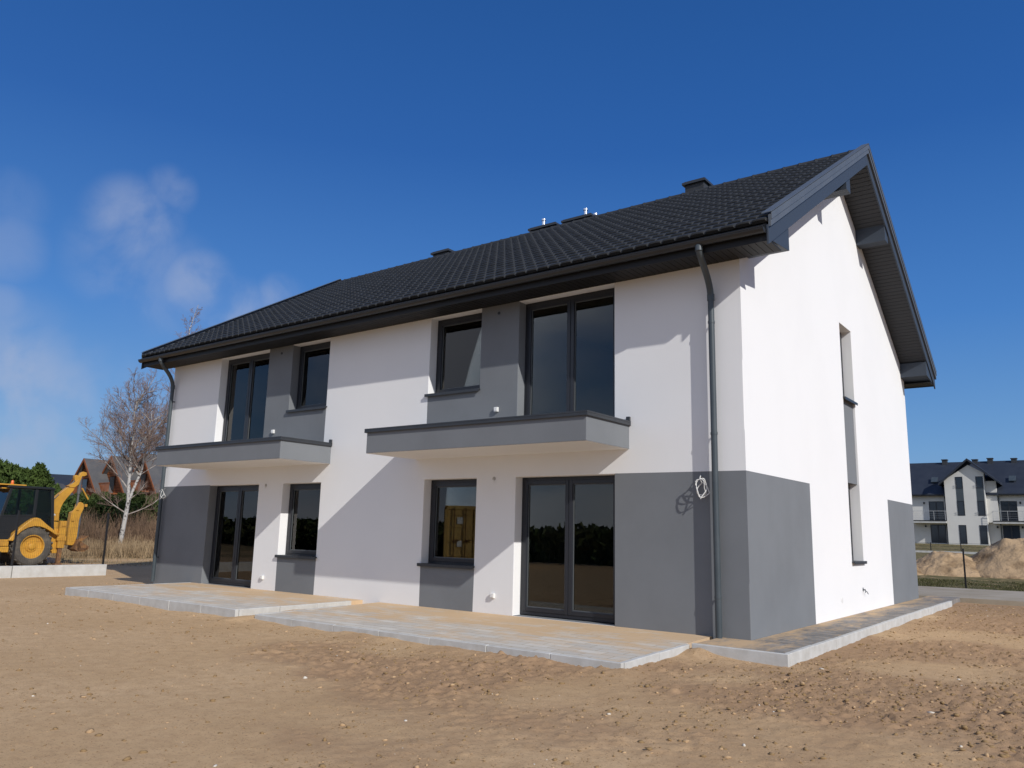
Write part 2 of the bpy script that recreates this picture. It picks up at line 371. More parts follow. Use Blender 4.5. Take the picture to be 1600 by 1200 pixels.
# ------------------------------------------------------------------ paving
def paving_mat(name, c1, c2, sand_amt, cov_scale, bw, bh, ax=1, lo=-2.9, hi=0., g0=-.07, g1=.20):
    M = bpy.data.materials.new(name); M.use_nodes = True; t = M.node_tree; b = t.nodes['Principled BSDF']
    b.inputs['Roughness'].default_value = .93; b.inputs['Specular IOR Level'].default_value = .15
    g = t.nodes.new('ShaderNodeTexCoord')
    br = t.nodes.new('ShaderNodeTexBrick'); br.inputs['Scale'].default_value = 1; br.inputs['Brick Width'].default_value = bw; br.inputs['Row Height'].default_value = bh
    br.inputs['Mortar Size'].default_value = .006; br.inputs['Color1'].default_value = (*c1, 1); br.inputs['Color2'].default_value = (*c2, 1)
    br.inputs['Mortar'].default_value = (.33, .25, .15, 1); br.offset = .5; br.inputs['Mortar Smooth'].default_value = .3
    t.links.new(g.outputs['Object'], br.inputs['Vector'])
    mp = t.nodes.new('ShaderNodeMapping'); mp.inputs['Scale'].default_value = (.55, 1.3, 1) if ax else (1.6, .6, 1); t.links.new(g.outputs['Object'], mp.inputs[0])
    n = t.nodes.new('ShaderNodeTexNoise'); n.inputs['Scale'].default_value = cov_scale; n.inputs['Detail'].default_value = 10; n.inputs['Roughness'].default_value = .74
    t.links.new(mp.outputs[0], n.inputs['Vector'])
    # swept bedding sand lies thicker towards the wall
    sx = t.nodes.new('ShaderNodeSeparateXYZ'); t.links.new(g.outputs['Object'], sx.inputs[0])
    gr = t.nodes.new('ShaderNodeMapRange'); gr.inputs['From Min'].default_value = lo; gr.inputs['From Max'].default_value = hi
    gr.inputs['To Min'].default_value = g0; gr.inputs['To Max'].default_value = g1
    t.links.new(sx.outputs[ax], gr.inputs['Value'])
    ad = t.nodes.new('ShaderNodeMath'); t.links.new(n.outputs['Fac'], ad.inputs[0]); t.links.new(gr.outputs[0], ad.inputs[1])
    r = t.nodes.new('ShaderNodeMapRange'); r.inputs['From Min'].default_value = .55-sand_amt; r.inputs['From Max'].default_value = .73-sand_amt
    t.links.new(ad.outputs[0], r.inputs['Value'])
    x = t.nodes.new('ShaderNodeMix'); x.data_type = 'RGBA'; t.links.new(br.outputs['Color'], x.inputs[6]); x.inputs[7].default_value = (*SAND2, 1)
    k = t.nodes.new('ShaderNodeMath'); k.operation = 'MULTIPLY'; k.inputs[1].default_value = .88; t.links.new(r.outputs[0], k.inputs[0])
    t.links.new(k.outputs[0], x.inputs['Factor'])
    t.links.new(x.outputs[2], b.inputs['Base Color'])
    u = t.nodes.new('ShaderNodeBump'); u.inputs['Distance'].default_value = .006; u.inputs['Strength'].default_value = .5; u.invert = True
    t.links.new(br.outputs['Fac'], u.inputs['Height'])
    u2 = t.nodes.new('ShaderNodeBump'); u2.inputs['Distance'].default_value = .006; u2.inputs['Strength'].default_value = .5
    t.links.new(n.outputs['Fac'], u2.inputs['Height']); t.links.new(u.outputs[0], u2.inputs['Normal'])
    t.links.new(u2.outputs[0], b.inputs['Normal'])
    return M
M_['pave'] = paving_mat('pale_paving', (.60, .57, .51), (.49, .46, .41), .085, 1.7, .4, .2)
M_['pave2'] = paving_mat('dark_paving', (.16, .16, .16), (.30, .28, .26), .04, 1.6, .2, .1, 0, .75, .0, -.06, .16)
def kerb(parent, a, b, z0, z1, inward, height_=.24, n=None, th=.07, corner=False):
    """row of kerb stones from a to b (outer face), top edges z0..z1"""
    a = Vector(a); b = Vector(b); ln = (b-a).length; n = n or max(1, round(ln/1.0)); d = (b-a)/n; u = d.normalized(); nn = Vector(inward)
    for i in range(n):
        p = a + d*i + u*.003; q_ = a + d*(i+1) - u*.003
        za = z0+(z1-z0)*i/n + random.uniform(-.004, .004); zb = z0+(z1-z0)*(i+1)/n + random.uniform(-.004, .004)
        off = nn*random.uniform(-.004, .004)
        k = MB(); pts = []
        for (pp, zz) in ((p, za), (q_, zb)):
            for w_ in (0, th): pts.append(pp + nn*w_ + off + Vector((0, 0, zz)))
        lo = [v - Vector((0, 0, height_)) for v in pts]
        k.v = [tuple(v) for v in (lo[0], lo[2], lo[3], lo[1], pts[0], pts[2], pts[3], pts[1])]
        k.f = [(3, 2, 1, 0), (4, 5, 6, 7), (0, 1, 5, 4), (1, 2, 6, 5), (2, 3, 7, 6), (3, 0, 4, 7)]; k.m = [0]*6
        k.build('kerb_stone', 'conc', parent, bevel=.008)
def slab(name, parent, pts, mats, th=.12):
    k = MB(); k.prism([Vector(p) for p in pts], (0, 0, -th)); return k.build(name, mats, parent)
# right terrace: falls gently away from the house
T1 = empty('terrace', (-4, -1.4, 0), 'pale paved terrace with swept sand in front of the right-hand balcony door', 'terrace'); T1['kind'] = 'structure'
T2 = empty('terrace', (-10.9, -1.4, 0), 'pale paved terrace at the far left end of the house front', 'terrace'); T2['kind'] = 'structure'
PA = empty('side_path', (.4, 5, 0), 'narrow dark grey paved path with pale kerb along the gable wall', 'path'); PA['kind'] = 'structure'
def under(parent, fn):
    before = set(bpy.data.objects); fn()
    for o in set(bpy.data.objects)-before:
        if o.parent == parent: o.location = -parent.location
def f1():
    slab('paving', T1, [(-7.40, -2.70, -.062), (-.57, -2.70, -.062), (-.57, .02, -.006), (-7.40, .02, -.006)], 'pave')
    kerb(T1, (-7.47, -2.78, 0), (-.5, -2.78, 0), -.058, -.058, (0, 1, 0))
    kerb(T1, (-.5, -2.70, 0), (-.5, -.92, 0), -.057, -.02, (-1, 0, 0), n=2)
    kerb(T1, (-7.47, -2.70, 0), (-7.47, -.8, 0), -.057, -.02, (1, 0, 0), n=2)
def f2():
    slab('paving', T2, [(-13.92, -2.85, .0), (-7.87, -2.85, .0), (-7.87, .02, .004), (-13.92, .02, .004)], 'pave')
    kerb(T2, (-13.99, -2.93, 0), (-7.8, -2.93, 0), .004, .004, (0, 1, 0))
    kerb(T2, (-7.8, -2.85, 0), (-7.8, -.35, 0), .005, .005, (-1, 0, 0), n=3)
    kerb(T2, (-13.99, -2.85, 0), (-13.99, -.02, 0), .004, .004, (1, 0, 0), n=3)
def f3():
    slab('paving', PA, [(-.45, -.88, -.012), (.74, -.88, -.012), (.74, .0, -.008), (-.45, .0, -.008)], 'pave2')
    slab('paving', PA, [(0.003, .0, -.008), (.74, .0, -.008), (.74, 13.25, -.03), (0.003, 13.25, -.03)], 'pave2')
    kerb(PA, (-.46, -.96, 0), (.82, -.96, 0), -.004, -.006, (0, 1, 0), n=1)
    kerb(PA, (.82, -.88, 0), (.82, 11.4, 0), -.006, -.01, (-1, 0, 0))
under(T1, f1); under(T2, f2); under(PA, f3)
# concrete road behind the house
rd = MB(); n = 60
xs = np.linspace(-60, 60, n+1)
for i in range(n):
    a, b = xs[i], xs[i+1]
    pr = [(a, 13.3, -.04), (b, 13.3, -.04), (b, 18.9, -.06), (a, 18.9, -.06)]
    rd.poly(pr); rd.poly([(a, 13.3, -.3), (b, 13.3, -.3), (b, 13.3, -.04), (a, 13.3, -.04)]); rd.poly([(a, 18.9, -.3), (b, 18.9, -.3), (b, 18.9, -.06), (a, 18.9, -.06)])
tag(rd.build('road', 'conc2'), 'pale sandy concrete road behind the house', kind='structure')
# ------------------------------------------------------------------ the house
H = empty('semi_detached_house', (0, 0, 0), 'new white and dark grey two-storey semi-detached house with dark tiled roof and two balconies', 'house')
ZB = 2.35; ZT = 5.55; ZW = 5.84
D1, D2, W1, W2, P1 = 4.15, 2.17, 6.34, 5.04, 6.36
ZS, ZUS, ZUD = .76, 3.99, 2.95          # sill heights and upper door threshold
both = lambda f: (f, lambda u: -(L)-f(u))
rt = lambda u: -u; lf = lambda u: -(L-u)
def rng_(s, a, b): x = sorted((s(a), s(b))); return x
front_open = []
for s in (rt, lf):
    front_open += [(*rng_(s, D1, D2), 0, ZB), (*rng_(s, W1, W2), ZS, ZB), (*rng_(s, D1, D2), ZUD, ZT), (*rng_(s, W1, W2), ZUS, ZT)]
def front_mat(u, z):
    for s in (rt, lf):
        a = -u if s is rt else u + L
        if z < ZB and a < (D2+D1)/2: return 1
        if z < ZS and W2 < a < W1+.05: return 1
        if 3.0 < z and D1-.02 < a < W2+.01: return 1
        if 3.0 < z < ZUS and W2 < a < W1+.05: return 1
    return 0
def gable_mat(u, z): return 1 if z < ZB and (u < 3.02 or u > 8.99) else 0
def wall_grid(mb, us, zs, opens, P, matf, t, depth_of=lambda o: None):
    us = sorted(set(round(u, 4) for u in us)); zs = sorted(set(round(z, 4) for z in zs))
    def hole(u, z):
        for o in opens:
            if o[0] < u < o[1] and o[2] < z < o[3]: return o
    for i in range(len(us)-1):
        for j in range(len(zs)-1):
            a, b, c, d = us[i], us[i+1], zs[j], zs[j+1]; uc, zc = (a+b)/2, (c+d)/2
            if hole(uc, zc): continue
            mi = matf(uc, zc)
            mb.poly([P(a, 0, c), P(b, 0, c), P(b, 0, d), P(a, 0, d)], mi)
            mb.poly([P(a, t, c), P(b, t, c), P(b, t, d), P(a, t, d)], 0)
            for (uu, zz, e) in ((a-.01, zc, 'l'), (b+.01, zc, 'r'), (uc, c-.01, 'b'), (uc, d+.01, 't')):
                if not (us[0] < uu < us[-1] and zs[0] < zz < zs[-1]): continue
                if hole(uu, zz):
                    e2 = {'l': ((a, c), (a, d)), 'r': ((b, c), (b, d)), 'b': ((a, c), (b, c)), 't': ((a, d), (b, d))}[e]
                    (p, q_), (r_, s_) = e2
                    mb.poly([P(p, 0, q_), P(r_, 0, s_), P(r_, t, s_), P(p, t, q_)], 0 if e == 'b' else (1 if e == 't' and d < .1 else mi))
TH = .38
wm = MB()
us = [-L, 0]; zs = [-.25, 0, ZS, ZB, ZUD, 3.0, ZUS, ZT, ZW]
for s in (rt, lf): us += [s(D1), s(D2), s(W1), s(W2)]
wall_grid(wm, us, zs, front_open, lambda u, d, z: (u, d, z), front_mat, TH)
SY0, SY1 = 5.56, 6.48
sl_open = [(SY0, SY1, .96, 2.54), (SY0, SY1, 4.25, ZW)]
gu = [0, 3.02, SY0, SY1, 8.99, W]; gz = [-.25, 0, ZS, .96, ZB, 2.54, ZUD, 3.0, ZUS, 4.25, ZT, ZW]
# the slot between the two stair windows is filled with a grey panel a little behind the wall face
slot = [(SY0, SY1, .96, ZW)]
wall_grid(wm, gu, gz, slot, lambda u, d, z: (-d, u, z), gable_mat, TH)
def gable_top(mb, x, xi):
    for xx in (x, xi):
        mb.poly([(xx, 0, ZW), (xx, 3.02, ZW), (xx, SY0, ZW), (xx, SY1, ZW), (xx, 8.99, ZW), (xx, W, ZW), (xx, W/2, 9.40)], 0)
gable_top(wm, 0, -TH)
wm.poly([(0, SY0, ZW), (0, SY1, ZW), (-TH, SY1, ZW), (-TH, SY0, ZW)], 0)
wall_grid(wm, [0, W], [-.25, ZW], [], lambda u, d, z: (-L+d, u, z), lambda u, z: 0, TH)
for xx in (-L, -L+TH): wm.poly([(xx, 0, ZW), (xx, W, ZW), (xx, W/2, 9.40)], 0)
wall_grid(wm, [-L, 0], [-.25, ZW], [], lambda u, d, z: (u, W-d, z), lambda u, z: 0, TH)
walls = wm.build('wall', ['white', 'grey'], H, bevel=.010, merge=True)
# infill panel of the stair slot
k = MB(); k.box(-TH+.01, -.045, SY0+.001, SY1-.001, 2.54, 4.25); tag(k.build('infill_panel', 'grey', H), 'grey panel between the two slit windows')
# rooms
k = MB()
k.box(-L+TH, -TH, TH, W-TH, -.12, .0, 1); k.box(-L+TH, -TH, TH, W-TH, 2.62, 2.93, 0); k.box(-L+TH, -TH, TH, W-TH, 5.62, 5.8, 0)
for z0, z1 in ((0, 2.62), (2.93, 5.62)):
    k.box(-L+TH, -TH, 4.6, 4.72, z0, z1, 0); k.box(-L/2-.12, -L/2+.12, TH, 4.6, z0, z1, 0)
    for s in (rt, lf):
        a, b = rng_(s, 4.9, 4.78); k.box(a, b, TH+.001, 4.6, z0, z1, 0)
k.build('interior', ['room', 'floor'], H)

# --- windows
def ring(mb, T, u0, u1, z0, z1, wd, y0, y1, mi=0):
    mb.box(u0, u0+wd, y0, y1, z0, z1, mi, T); mb.box(u1-wd, u1, y0, y1, z0, z1, mi, T)
    mb.box(u0+wd, u1-wd, y0, y1, z0, z0+wd, mi, T); mb.box(u0+wd, u1-wd, y0, y1, z1-wd, z1, mi, T)
TF = Matrix.Identity(4)
TG = Matrix(((0, -1, 0, 0), (1, 0, 0, 0), (0, 0, 1, 0), (0, 0, 0, 1)))   # (u,d,z) -> (-d,u,z)
def window(kind, u0, u1, z0, z1, leaves=1, T=TF, rec=.2, label=None, sill=None, parent=H):
    e = 0.002
    fr = MB(); ring(fr, T, u0+e, u1-e, z0+e, z1-e, .07, rec, rec+.08)
    if leaves == 2:
        c = (u0+u1)/2; fr.box(c-.035, c+.035, rec+.003, rec+.078, z0+.07, z1-.07, 0, T)
    w_ = fr.build(kind, 'frame', parent, bevel=.004)
    if label: tag(w_, label)
    spans = [(u0+.06, u1-.06)] if leaves == 1 else [(u0+.06, (u0+u1)/2-.004), ((u0+u1)/2+.004, u1-.06)]
    for a, b in spans:
        sm = MB(); ring(sm, T, a, b, z0+.06, z1-.06, .07, rec-.012, rec+.06); sm.build('sash', 'frame', w_, bevel=.006)
        gm = MB(); ring(gm, T, a+.07, b-.07, z0+.13, z1-.13, .014, rec+.018, rec+.05); gm.build('spacer', 'seal', w_)
        pm = MB(); pm.box(a+.065, b-.065, rec+.03, rec+.034, z0+.125, z1-.125, 0, T); pm.build('pane', 'glass', w_)
    if sill:
        s0, s1 = sill
        sm = MB(); sm.box(s0-.03, s1+.02, -.05, rec+.01, z0-.004, z0+.022, 0, T); sm.box(s0-.03, s1+.02, -.055, -.045, z0-.035, z0+.02, 0, T)
        sm.build('sill', 'anth', w_, bevel=.003)
    return w_
for s, side in ((rt, 'right-hand'), (lf, 'left-hand')):
    dd, ww, pp = rng_(s, D1, D2), rng_(s, W1, W2), rng_(s, P1, W2)
    window('terrace_door', dd[0], dd[1], 0.012, ZB, 2, label='dark double glass door onto the %s terrace' % side)
    window('ground_floor_window', ww[0], ww[1], ZS, ZB, 1, sill=pp, label='single window beside the %s terrace door' % side)
    window('balcony_door', dd[0], dd[1], ZUD, ZT, 2, label='dark double glass door onto the %s balcony' % side)
    window('upper_window', ww[0], ww[1], ZUS, ZT, 1, sill=pp, label='single upper window above the %s balcony' % side)
window('slit_window', SY0, SY1, .96, 2.54, 1, TG, .2, 'lower slit window in the gable wall', sill=(SY0, SY1))
window('slit_window', SY0, SY1, 4.25, ZW, 1, TG, .2, 'upper slit window in the gable wall', sill=(SY0, SY1))

# --- balconies
for s, side in ((rt, 'right-hand'), (lf, 'left-hand')):
    x0, x1 = rng_(s, 6.6, 1.9); bd = -1.3; zb, zt = 2.74, 3.16
    b = MB(); th = .16
    b.poly([(x0, bd, zb), (x1, bd, zb), (x1, bd, zt), (x0, bd, zt)], 0); b.poly([(x1, bd, zb), (x1, 0, zb), (x1, 0, zt), (x1, bd, zt)], 0)
    b.poly([(x0, bd, zb), (x0, 0, zb), (x0, 0, zt), (x0, bd, zt)], 0); b.poly([(x0, bd, zb), (x1, bd, zb), (x1, 0, zb), (x0, 0, zb)], 1)
    b.poly([(x0, bd, zt), (x1, bd, zt), (x1-th, bd+th, zt), (x0+th, bd+th, zt)], 0)
    b.poly([(x1, bd, zt), (x1, 0, zt), (x1-th, 0, zt), (x1-th, bd+th, zt)], 0); b.poly([(x0, bd, zt), (x0, 0, zt), (x0+th, 0, zt), (x0+th, bd+th, zt)], 0)
    zi = 2.95
    b.poly([(x0+th, bd+th, zi), (x1-th, bd+th, zi), (x1-th, 0, zi), (x0+th, 0, zi)], 2)
    b.poly([(x0+th, bd+th, zi), (x1-th, bd+th, zi), (x1-th, bd+th, zt), (x0+th, bd+th, zt)], 0)
    for xx in (x0+th, x1-th): b.poly([(xx, bd+th, zi), (xx, 0, zi), (xx, 0, zt), (xx, bd+th, zt)], 0)
    bo = b.build('balcony', ['grey', 'white', 'conc'], H, bevel=.01, merge=True); tag(bo, 'grey rendered balcony above the %s terrace door' % side)
    c = MB(); o = .035; t2 = th+.03
    def cap(mb, xa, xb, ya, yb):
        mb.box(xa, xb, ya, yb, zt+.002, zt+.030)
    cap(c, x0-o, x1+o, bd-o, bd+t2); cap(c, x0-o, x0+t2, bd+t2, -.002); cap(c, x1-t2, x1+o, bd+t2, -.002)
    c.box(x0-o, x1+o, bd-o, bd-o+.012, zt-.045, zt+.0015); c.box(x0-o, x0-o+.012, bd-o+.013, -.002, zt-.045, zt+.0015); c.box(x1+o-.012, x1+o, bd-o+.013, -.002, zt-.045, zt+.0015)
    for xx in (x0, x1-.0): c.box(xx-.03, xx+.03, -.05, -.002, zt+.031, zt+.10)
    c.build('flashing', 'anth', bo, bevel=.004)
# --- roof
EY, EZ, RZ = -.60, 5.81, 9.67; AX0, AX1 = -L-.66, .66
def slope_frame(sgn):
    e = Vector((0, EY, EZ)) if sgn > 0 else Vector((0, W-EY, EZ))
    r = Vector((0, W/2, RZ)); ln = (r-e).length; return e, (r-e)/ln, ln
def tiles(sgn):
    e, s, ln = slope_frame(sgn); n = Vector((0, -s.z, s.y)) if sgn > 0 else Vector((0, s.z, -s.y)); n = n if n.z > 0 else -n
    TW = .235; ncol = int(round((AX1-AX0)/TW)); TW = (AX1-AX0)/ncol; nrow = 22; TL = ln/nrow
    prof = [(0, -.008), (.04, .008), (.10, .016), (.3, .020), (.55, .020), (.80, .016), (.87, .008), (.91, -.012), (.97, -.014)]
    px = np.array([(i+p)*TW for i in range(ncol) for p, _ in prof] + [ncol*TW]); ph = np.array([h for i in range(ncol) for _, h in prof]+[-.008]); m_ = len(px)
    rows = []
    col = np.repeat(np.arange(ncol), len(prof)); col = np.append(col, ncol-1)
    for r_ in range(nrow):
        jit = (_h(col, np.full_like(col, r_), 5)-.5)*.006
        # riser, nose, back of each course
        for (v, lift) in ((r_*TL-.0, -.010), (r_*TL-.016, .022), (r_*TL-.006, .044), (r_*TL+.03, .048), ((r_+1)*TL, .012)):
            h = ph*(1 if lift > 0 else 0.0)+lift+jit
            rows.append(np.stack([AX0+px, v*s.y+e.y+h*n.y, e.z+v*s.z+h*n.z], -1))
    A = np.concatenate(rows); nr = len(rows); id_ = np.arange(nr*m_).reshape(nr, m_)
    q = np.stack([id_[:-1, :-1], id_[:-1, 1:], id_[1:, 1:], id_[1:, :-1]], -1)
    keep = np.ones(nr-1, bool)
    q = q[keep].reshape(-1, 4)
    if sgn < 0: q = q[:, ::-1]
    me = fast_mesh('roof_tiles', A, q, [M_['tile']]); me.set_sharp_from_angle(angle=R(35))
    return me
deck = MB()
for sgn in (1, -1):
    y0 = EY+.02 if sgn > 0 else W-EY-.02
    deck.prism([(AX0+.03, y0, EZ-.02), (AX0+.03, W/2, RZ-.02), (AX0+.03, W/2, RZ-.15), (AX0+.03, y0, EZ-.15)], (AX1-AX0-.06, 0, 0))
roof = deck.build('roof', 'dark', H)
for sgn in (1, -1):
    o = bpy.data.objects.new('roof_tiles', tiles(sgn)); C.objects.link(o); o.parent = roof
# ridge caps
rc = MB(); ncap = 48; step = (AX1-AX0)/ncap
for i in range(ncap):
    a = AX0+i*step; b = a+step*1.04; pr = []
    for (xx, rr) in ((a, .098), (a+.03, .104), (a+.05, .094), (b, .088)):
        k0 = len(rc.v)
        for j in range(9):
            t = math.pi*j/8; rc.v.append((xx, W/2+rr*1.25*math.cos(t), RZ+.005+rr*math.sin(t)*.95-.02)); 
        pr.append(k0)
    for p, q_ in zip(pr, pr[1:]):
        for j in range(8): rc.f.append((p+j, p+j+1, q_+j+1, q_+j)); rc.m.append(0)
    rc.f.append(tuple(range(pr[0], pr[0]+9))); rc.m.append(0)
rc.build('ridge_caps', 'tile', roof, smooth=True)
# verge boards: thin flashing over a deeper board, both ends, both slopes
def vboard(x0, x1, top, bot, mat_, name='verge_board', y_in=0):
    k = MB()
    for sgn in (1, -1):
        y0 = EY if sgn > 0 else W-EY
        k.prism([(x0, y0, EZ+top), (x0, W/2, RZ+top), (x0, W/2, RZ+bot), (x0, y0, EZ+bot)], (x1-x0, 0, 0))
    return k.build(name, mat_, roof, bevel=.003)
vboard(AX1-.03, AX1-.001, -.05, -.34, 'verge2'); vboard(AX1, AX1+.04, .10, -.08, 'verge', 'verge_flashing'); vboard(AX1+.041, AX1+.055, .125, .02, 'verge', 'verge_trim')
vboard(AX0+.001, AX0+.03, -.05, -.34, 'verge2'); vboard(AX0-.04, AX0, .10, -.08, 'verge', 'verge_flashing'); vboard(AX0-.055, AX0-.041, .125, .02, 'verge', 'verge_trim')
for xa, xb in ((AX1-.09, AX1+.057), (AX0-.057, AX0+.09)):
    for sgn in (1, -1):
        k = MB(); y0 = EY-.02 if sgn > 0 else W-EY+.02
        k.prism([(xa, y0, EZ+.126), (xa, W/2, RZ+.138), (xa, W/2, RZ+.148), (xa, y0, EZ+.136)], (xb-xa, 0, 0))
        k.build('verge_capping', 'verge', roof)
# gable soffits (slats across), purlin boxes
def gable_soffit(xa, xb):
    k = MB(); sl_ = (RZ-EZ)/(W/2-EY)
    nn_ = 66
    for sgn in (1, -1):
        for i in range(nn_):
            ya = EY+.1 + (W/2-EY-.1)*i/nn_; yb = ya + (W/2-EY-.1)/nn_ - .012
            za = EZ+(ya-EY)*sl_-.30; zb = EZ+(yb-EY)*sl_-.30
            if sgn < 0: ya, yb = W-ya, W-yb
            k.prism([(xa, ya, za), (xa, yb, zb), (xa, yb, zb+.02), (xa, ya, za+.02)], (xb-xa, 0, 0))
    k.build('gable_soffit', 'soffit', roof)
    def rz(y): return EZ+(min(y, W-y)-EY)*sl_
    for ya, yb, bot in ((4.15, 4.44, 8.11), (W-4.44, W-4.15, 8.11)):
        b = MB(); b.box(xa+.002, xb-.0, ya, yb, bot, rz((ya+yb)/2)-.16); b.build('purlin_box', 'verge2', roof, bevel=.004)
gable_soffit(.004, AX1-.0315); gable_soffit(AX0+.0315, -L-.004)
def eave_box_ends():
    for ya, yb, fy in ((-.545, .40, 1), (W+.545, W-.40, -1)):
        for xa, xb in ((.005, AX1-.028), (AX0+.028, -L-.005)):
            b = MB(); out_ = [(xa, ya, 5.575), (xa, yb, 5.68), (xa, yb, 6.05), (xa, ya, 5.72)]
            b.prism(out_, (xb-xa, 0, 0)); b.build('eave_box', 'verge2', roof, bevel=.004)
eave_box_ends()
# eave fascia + soffit slats
for ya, yb, g in ((-.57, -.548, 1), (W+.57, W+.548, -1)):
    k = MB(); k.box(AX0+.013, AX1-.013, min(ya, yb), max(ya, yb), 5.535, 5.745); k.build('fascia', 'dark', roof, bevel=.004)
nS = 160; x0, x1 = AX0+.016, AX1-.016
for ya, yb in ((-.546, -.003), (W+.003, W+.546)):
    k = MB()
    for i in range(nS):
        a = x0+(x1-x0)*i/nS; b = a+(x1-x0)/nS-.008
        k.box(a, b, ya, yb, 5.556, 5.573)
    k.build('eave_soffit', 'esoffit', roof)
# gutters
def gutter(yc, sg):
    k = MB(); zc, r_, n_ = 5.705, .072, 12; pts = []
    for j in range(n_+1): t = math.pi+math.pi*j/n_; pts.append((r_*math.cos(t), r_*math.sin(t)))
    inn = [((r_-.004)*math.cos(math.pi+math.pi*j/n_), (r_-.004)*math.sin(math.pi+math.pi*j/n_)) for j in range(n_, -1, -1)]
    pl = [(AX0+.02, yc+a, zc+b) for a, b in pts+inn]
    k.prism(pl, (AX1-AX0-.06, 0, 0))
    for xx in (AX0+.02, AX1-.044): k.prism([(xx, yc+a, zc+b) for a, b in pts], (.004, 0, 0))
    k.tube([(AX0+.02, yc-sg*(r_-.002), zc+.004), (AX1-.04, yc-sg*(r_-.002), zc+.004)], .009, 8)
    return k.build('gutter', 'gutter', roof, smooth=True)
gutter(-.645, 1); gutter(W+.645, -1)
# downpipes
def downpipe(x, xo, side):
    k = MB(); yw = -.098; r_ = .047
    k.tube([(x, yw, -.06), (x, yw, 5.02)], r_, 20)
    o = k.build('downpipe', 'pipe', H, smooth=True); tag(o, 'grey downpipe at the %s end of the front' % side)
    def neck(pa, name, rr):
        kk = MB(); kk.tube(pa, rr, 20); return kk.build(name, 'pipe', o, smooth=True)
    P0 = Vector((xo, -.645, 5.66)); pts = [P0, P0+Vector((0, .0, -.13)), P0+Vector((0, .03, -.19))]
    E_ = Vector((x, yw, 5.12)); pts += [P0.lerp(E_, .5)+Vector((0, 0, -.03)), E_+Vector((0, -.02, .06)), E_+Vector((0, 0, -.02)), E_+Vector((0, 0, -.16))]
    a0, a1, a2, a3 = P0+Vector((0, 0, -.05)), P0+Vector((0, .0, -.22)), E_+Vector((0, -.02, .22)), E_+Vector((0, 0, -.14))
    pts = [P0] + [a0*(1-t)**3+a1*3*t*(1-t)**2+a2*3*t*t*(1-t)+a3*t**3 for t in [i/14 for i in range(15)]]
    neck(pts, 'swan_neck', [.05]*len(pts))
    for pa in ([(x, yw, 4.94), (x, yw, 5.04)], [P0+Vector((0, 0, -.10)), P0+Vector((0, 0, -.02))]):
        kk = MB(); kk.tube(pa, .056, 20); kk.build('pipe_collar', 'pipe', o, smooth=True)
    for z in (.55, 2.9, 4.6):
        kk = MB(); kk.tube([(x, yw, z-.018), (x, yw, z+.018)], .053, 20); kk.box(x-.012, x+.012, yw, -.001, z-.01, z+.01); kk.build('pipe_clip', 'pipe', o, smooth=True)
downpipe(-.43, -.37, 'right'); downpipe(-L+.14, -L+.40, 'left')
# chimneys
def chimney(x0, x1, y0, y1, z1, pipes, label):
    k = MB(); k.box(x0, x1, y0, y1, 8.7, z1-.08); o = k.build('chimney', 'chim', roof, bevel=.006); tag(o, label)
    k = MB(); k.box(x0-.06, x1+.06, y0-.06, y1+.06, z1-.08, z1-.02); k.box(x0-.02, x1+.02, y0-.02, y1+.02, z1-.02, z1+.01)
    for px_, py_, h_ in pipes:
        k.tube([(px_, py_, z1), (px_, py_, z1+h_)], .055, 14, 1); k.tube([(px_, py_, z1+h_+.02), (px_, py_, z1+h_+.07)], .07, 14, 1)
    # two parts only: the stack and its cap with the flue pipes belong together on the roof
    k2 = k.build('chimney_cap', ['anth', 'steel'], roof, smooth=True)
chimney(-3.80, -3.29, 6.5, 7.15, 10.30, [], 'dark chimney nearest the gable')
chimney(-7.50, -6.62, 6.5, 7.1, 10.13, [(-6.85, 6.62, .16), (-6.70, 6.9, .08)], 'low chimney with two steel flues')
chimney(-8.66, -7.80, 6.5, 7.1, 10.14, [(-8.28, 6.62, .17)], 'low chimney with one steel flue')
chimney(-12.52, -11.88, 6.5, 7.15, 10.18, [], 'dark chimney towards the far end')
# sockets, stubs, cables on the walls
def socket(x, z, label):
    k = MB(); k.box(x-.042, x+.042, -.045, -.001, z-.042, z+.042); k.box(x-.034, x+.034, -.054, -.046, z-.03, z+.034)
    tag(k.build('wall_socket', 'plastic', H, bevel=.006), label)
socket(-4.58, .30, 'white socket low beside the right-hand terrace door'); socket(-11.15, .27, 'white socket low beside the left-hand terrace door')
socket(-4.61, 3.58, 'white socket above the right-hand balcony'); socket(-11.17, 3.55, 'white socket above the left-hand balcony')
for x, z in ((-4.63, 2.33), (-11.3, 2.32)):
    k = MB(); k.tube([(x, .0, z), (x+.01, -.03, z-.005), (x+.03, -.04, z-.05), (x+.02, -.03, z-.08)], .006, 6, 0); k.tube([(x, -.001, z), (x, -.006, z)], .035, 12, 1)
    tag(k.build('lamp_cable_stub', ['cable', 'room'], H, smooth=True), 'short cable stub for a lamp under the balcony')
def cable_coil(x, z, sc_, label, sd=0):
    r2 = random.Random(sd); k = MB()
    for j in range(3):
        pts = [Vector((x, -.002, z)), Vector((x+.005, -.05, z+.02)), Vector((x+.0, -.075, z-.03))]
        ph = r2.uniform(0, 6); ex = r2.uniform(.035, .085)*sc_; ez = r2.uniform(.10, .16)*sc_; cx_ = x+r2.uniform(-.02, .06)*sc_; cz_ = z-.20*sc_+r2.uniform(-.05, .04)
        t0 = math.pi/2
        for i in range(18):
            t = t0 + i/17*2*math.pi*r2.choice((.93, 1.0))
            pts.append(Vector((cx_+ex*math.cos(t)+.02*math.sin(3*t+ph), -.085-.045*math.sin(t*1.3+ph)-.01*j, cz_+ez*math.sin(t)+.012*math.sin(2*t+ph))))
        k.tube(pts, .0075, 6, 0)
    tag(k.build('cable_coil', 'cable', H, smooth=True), label)
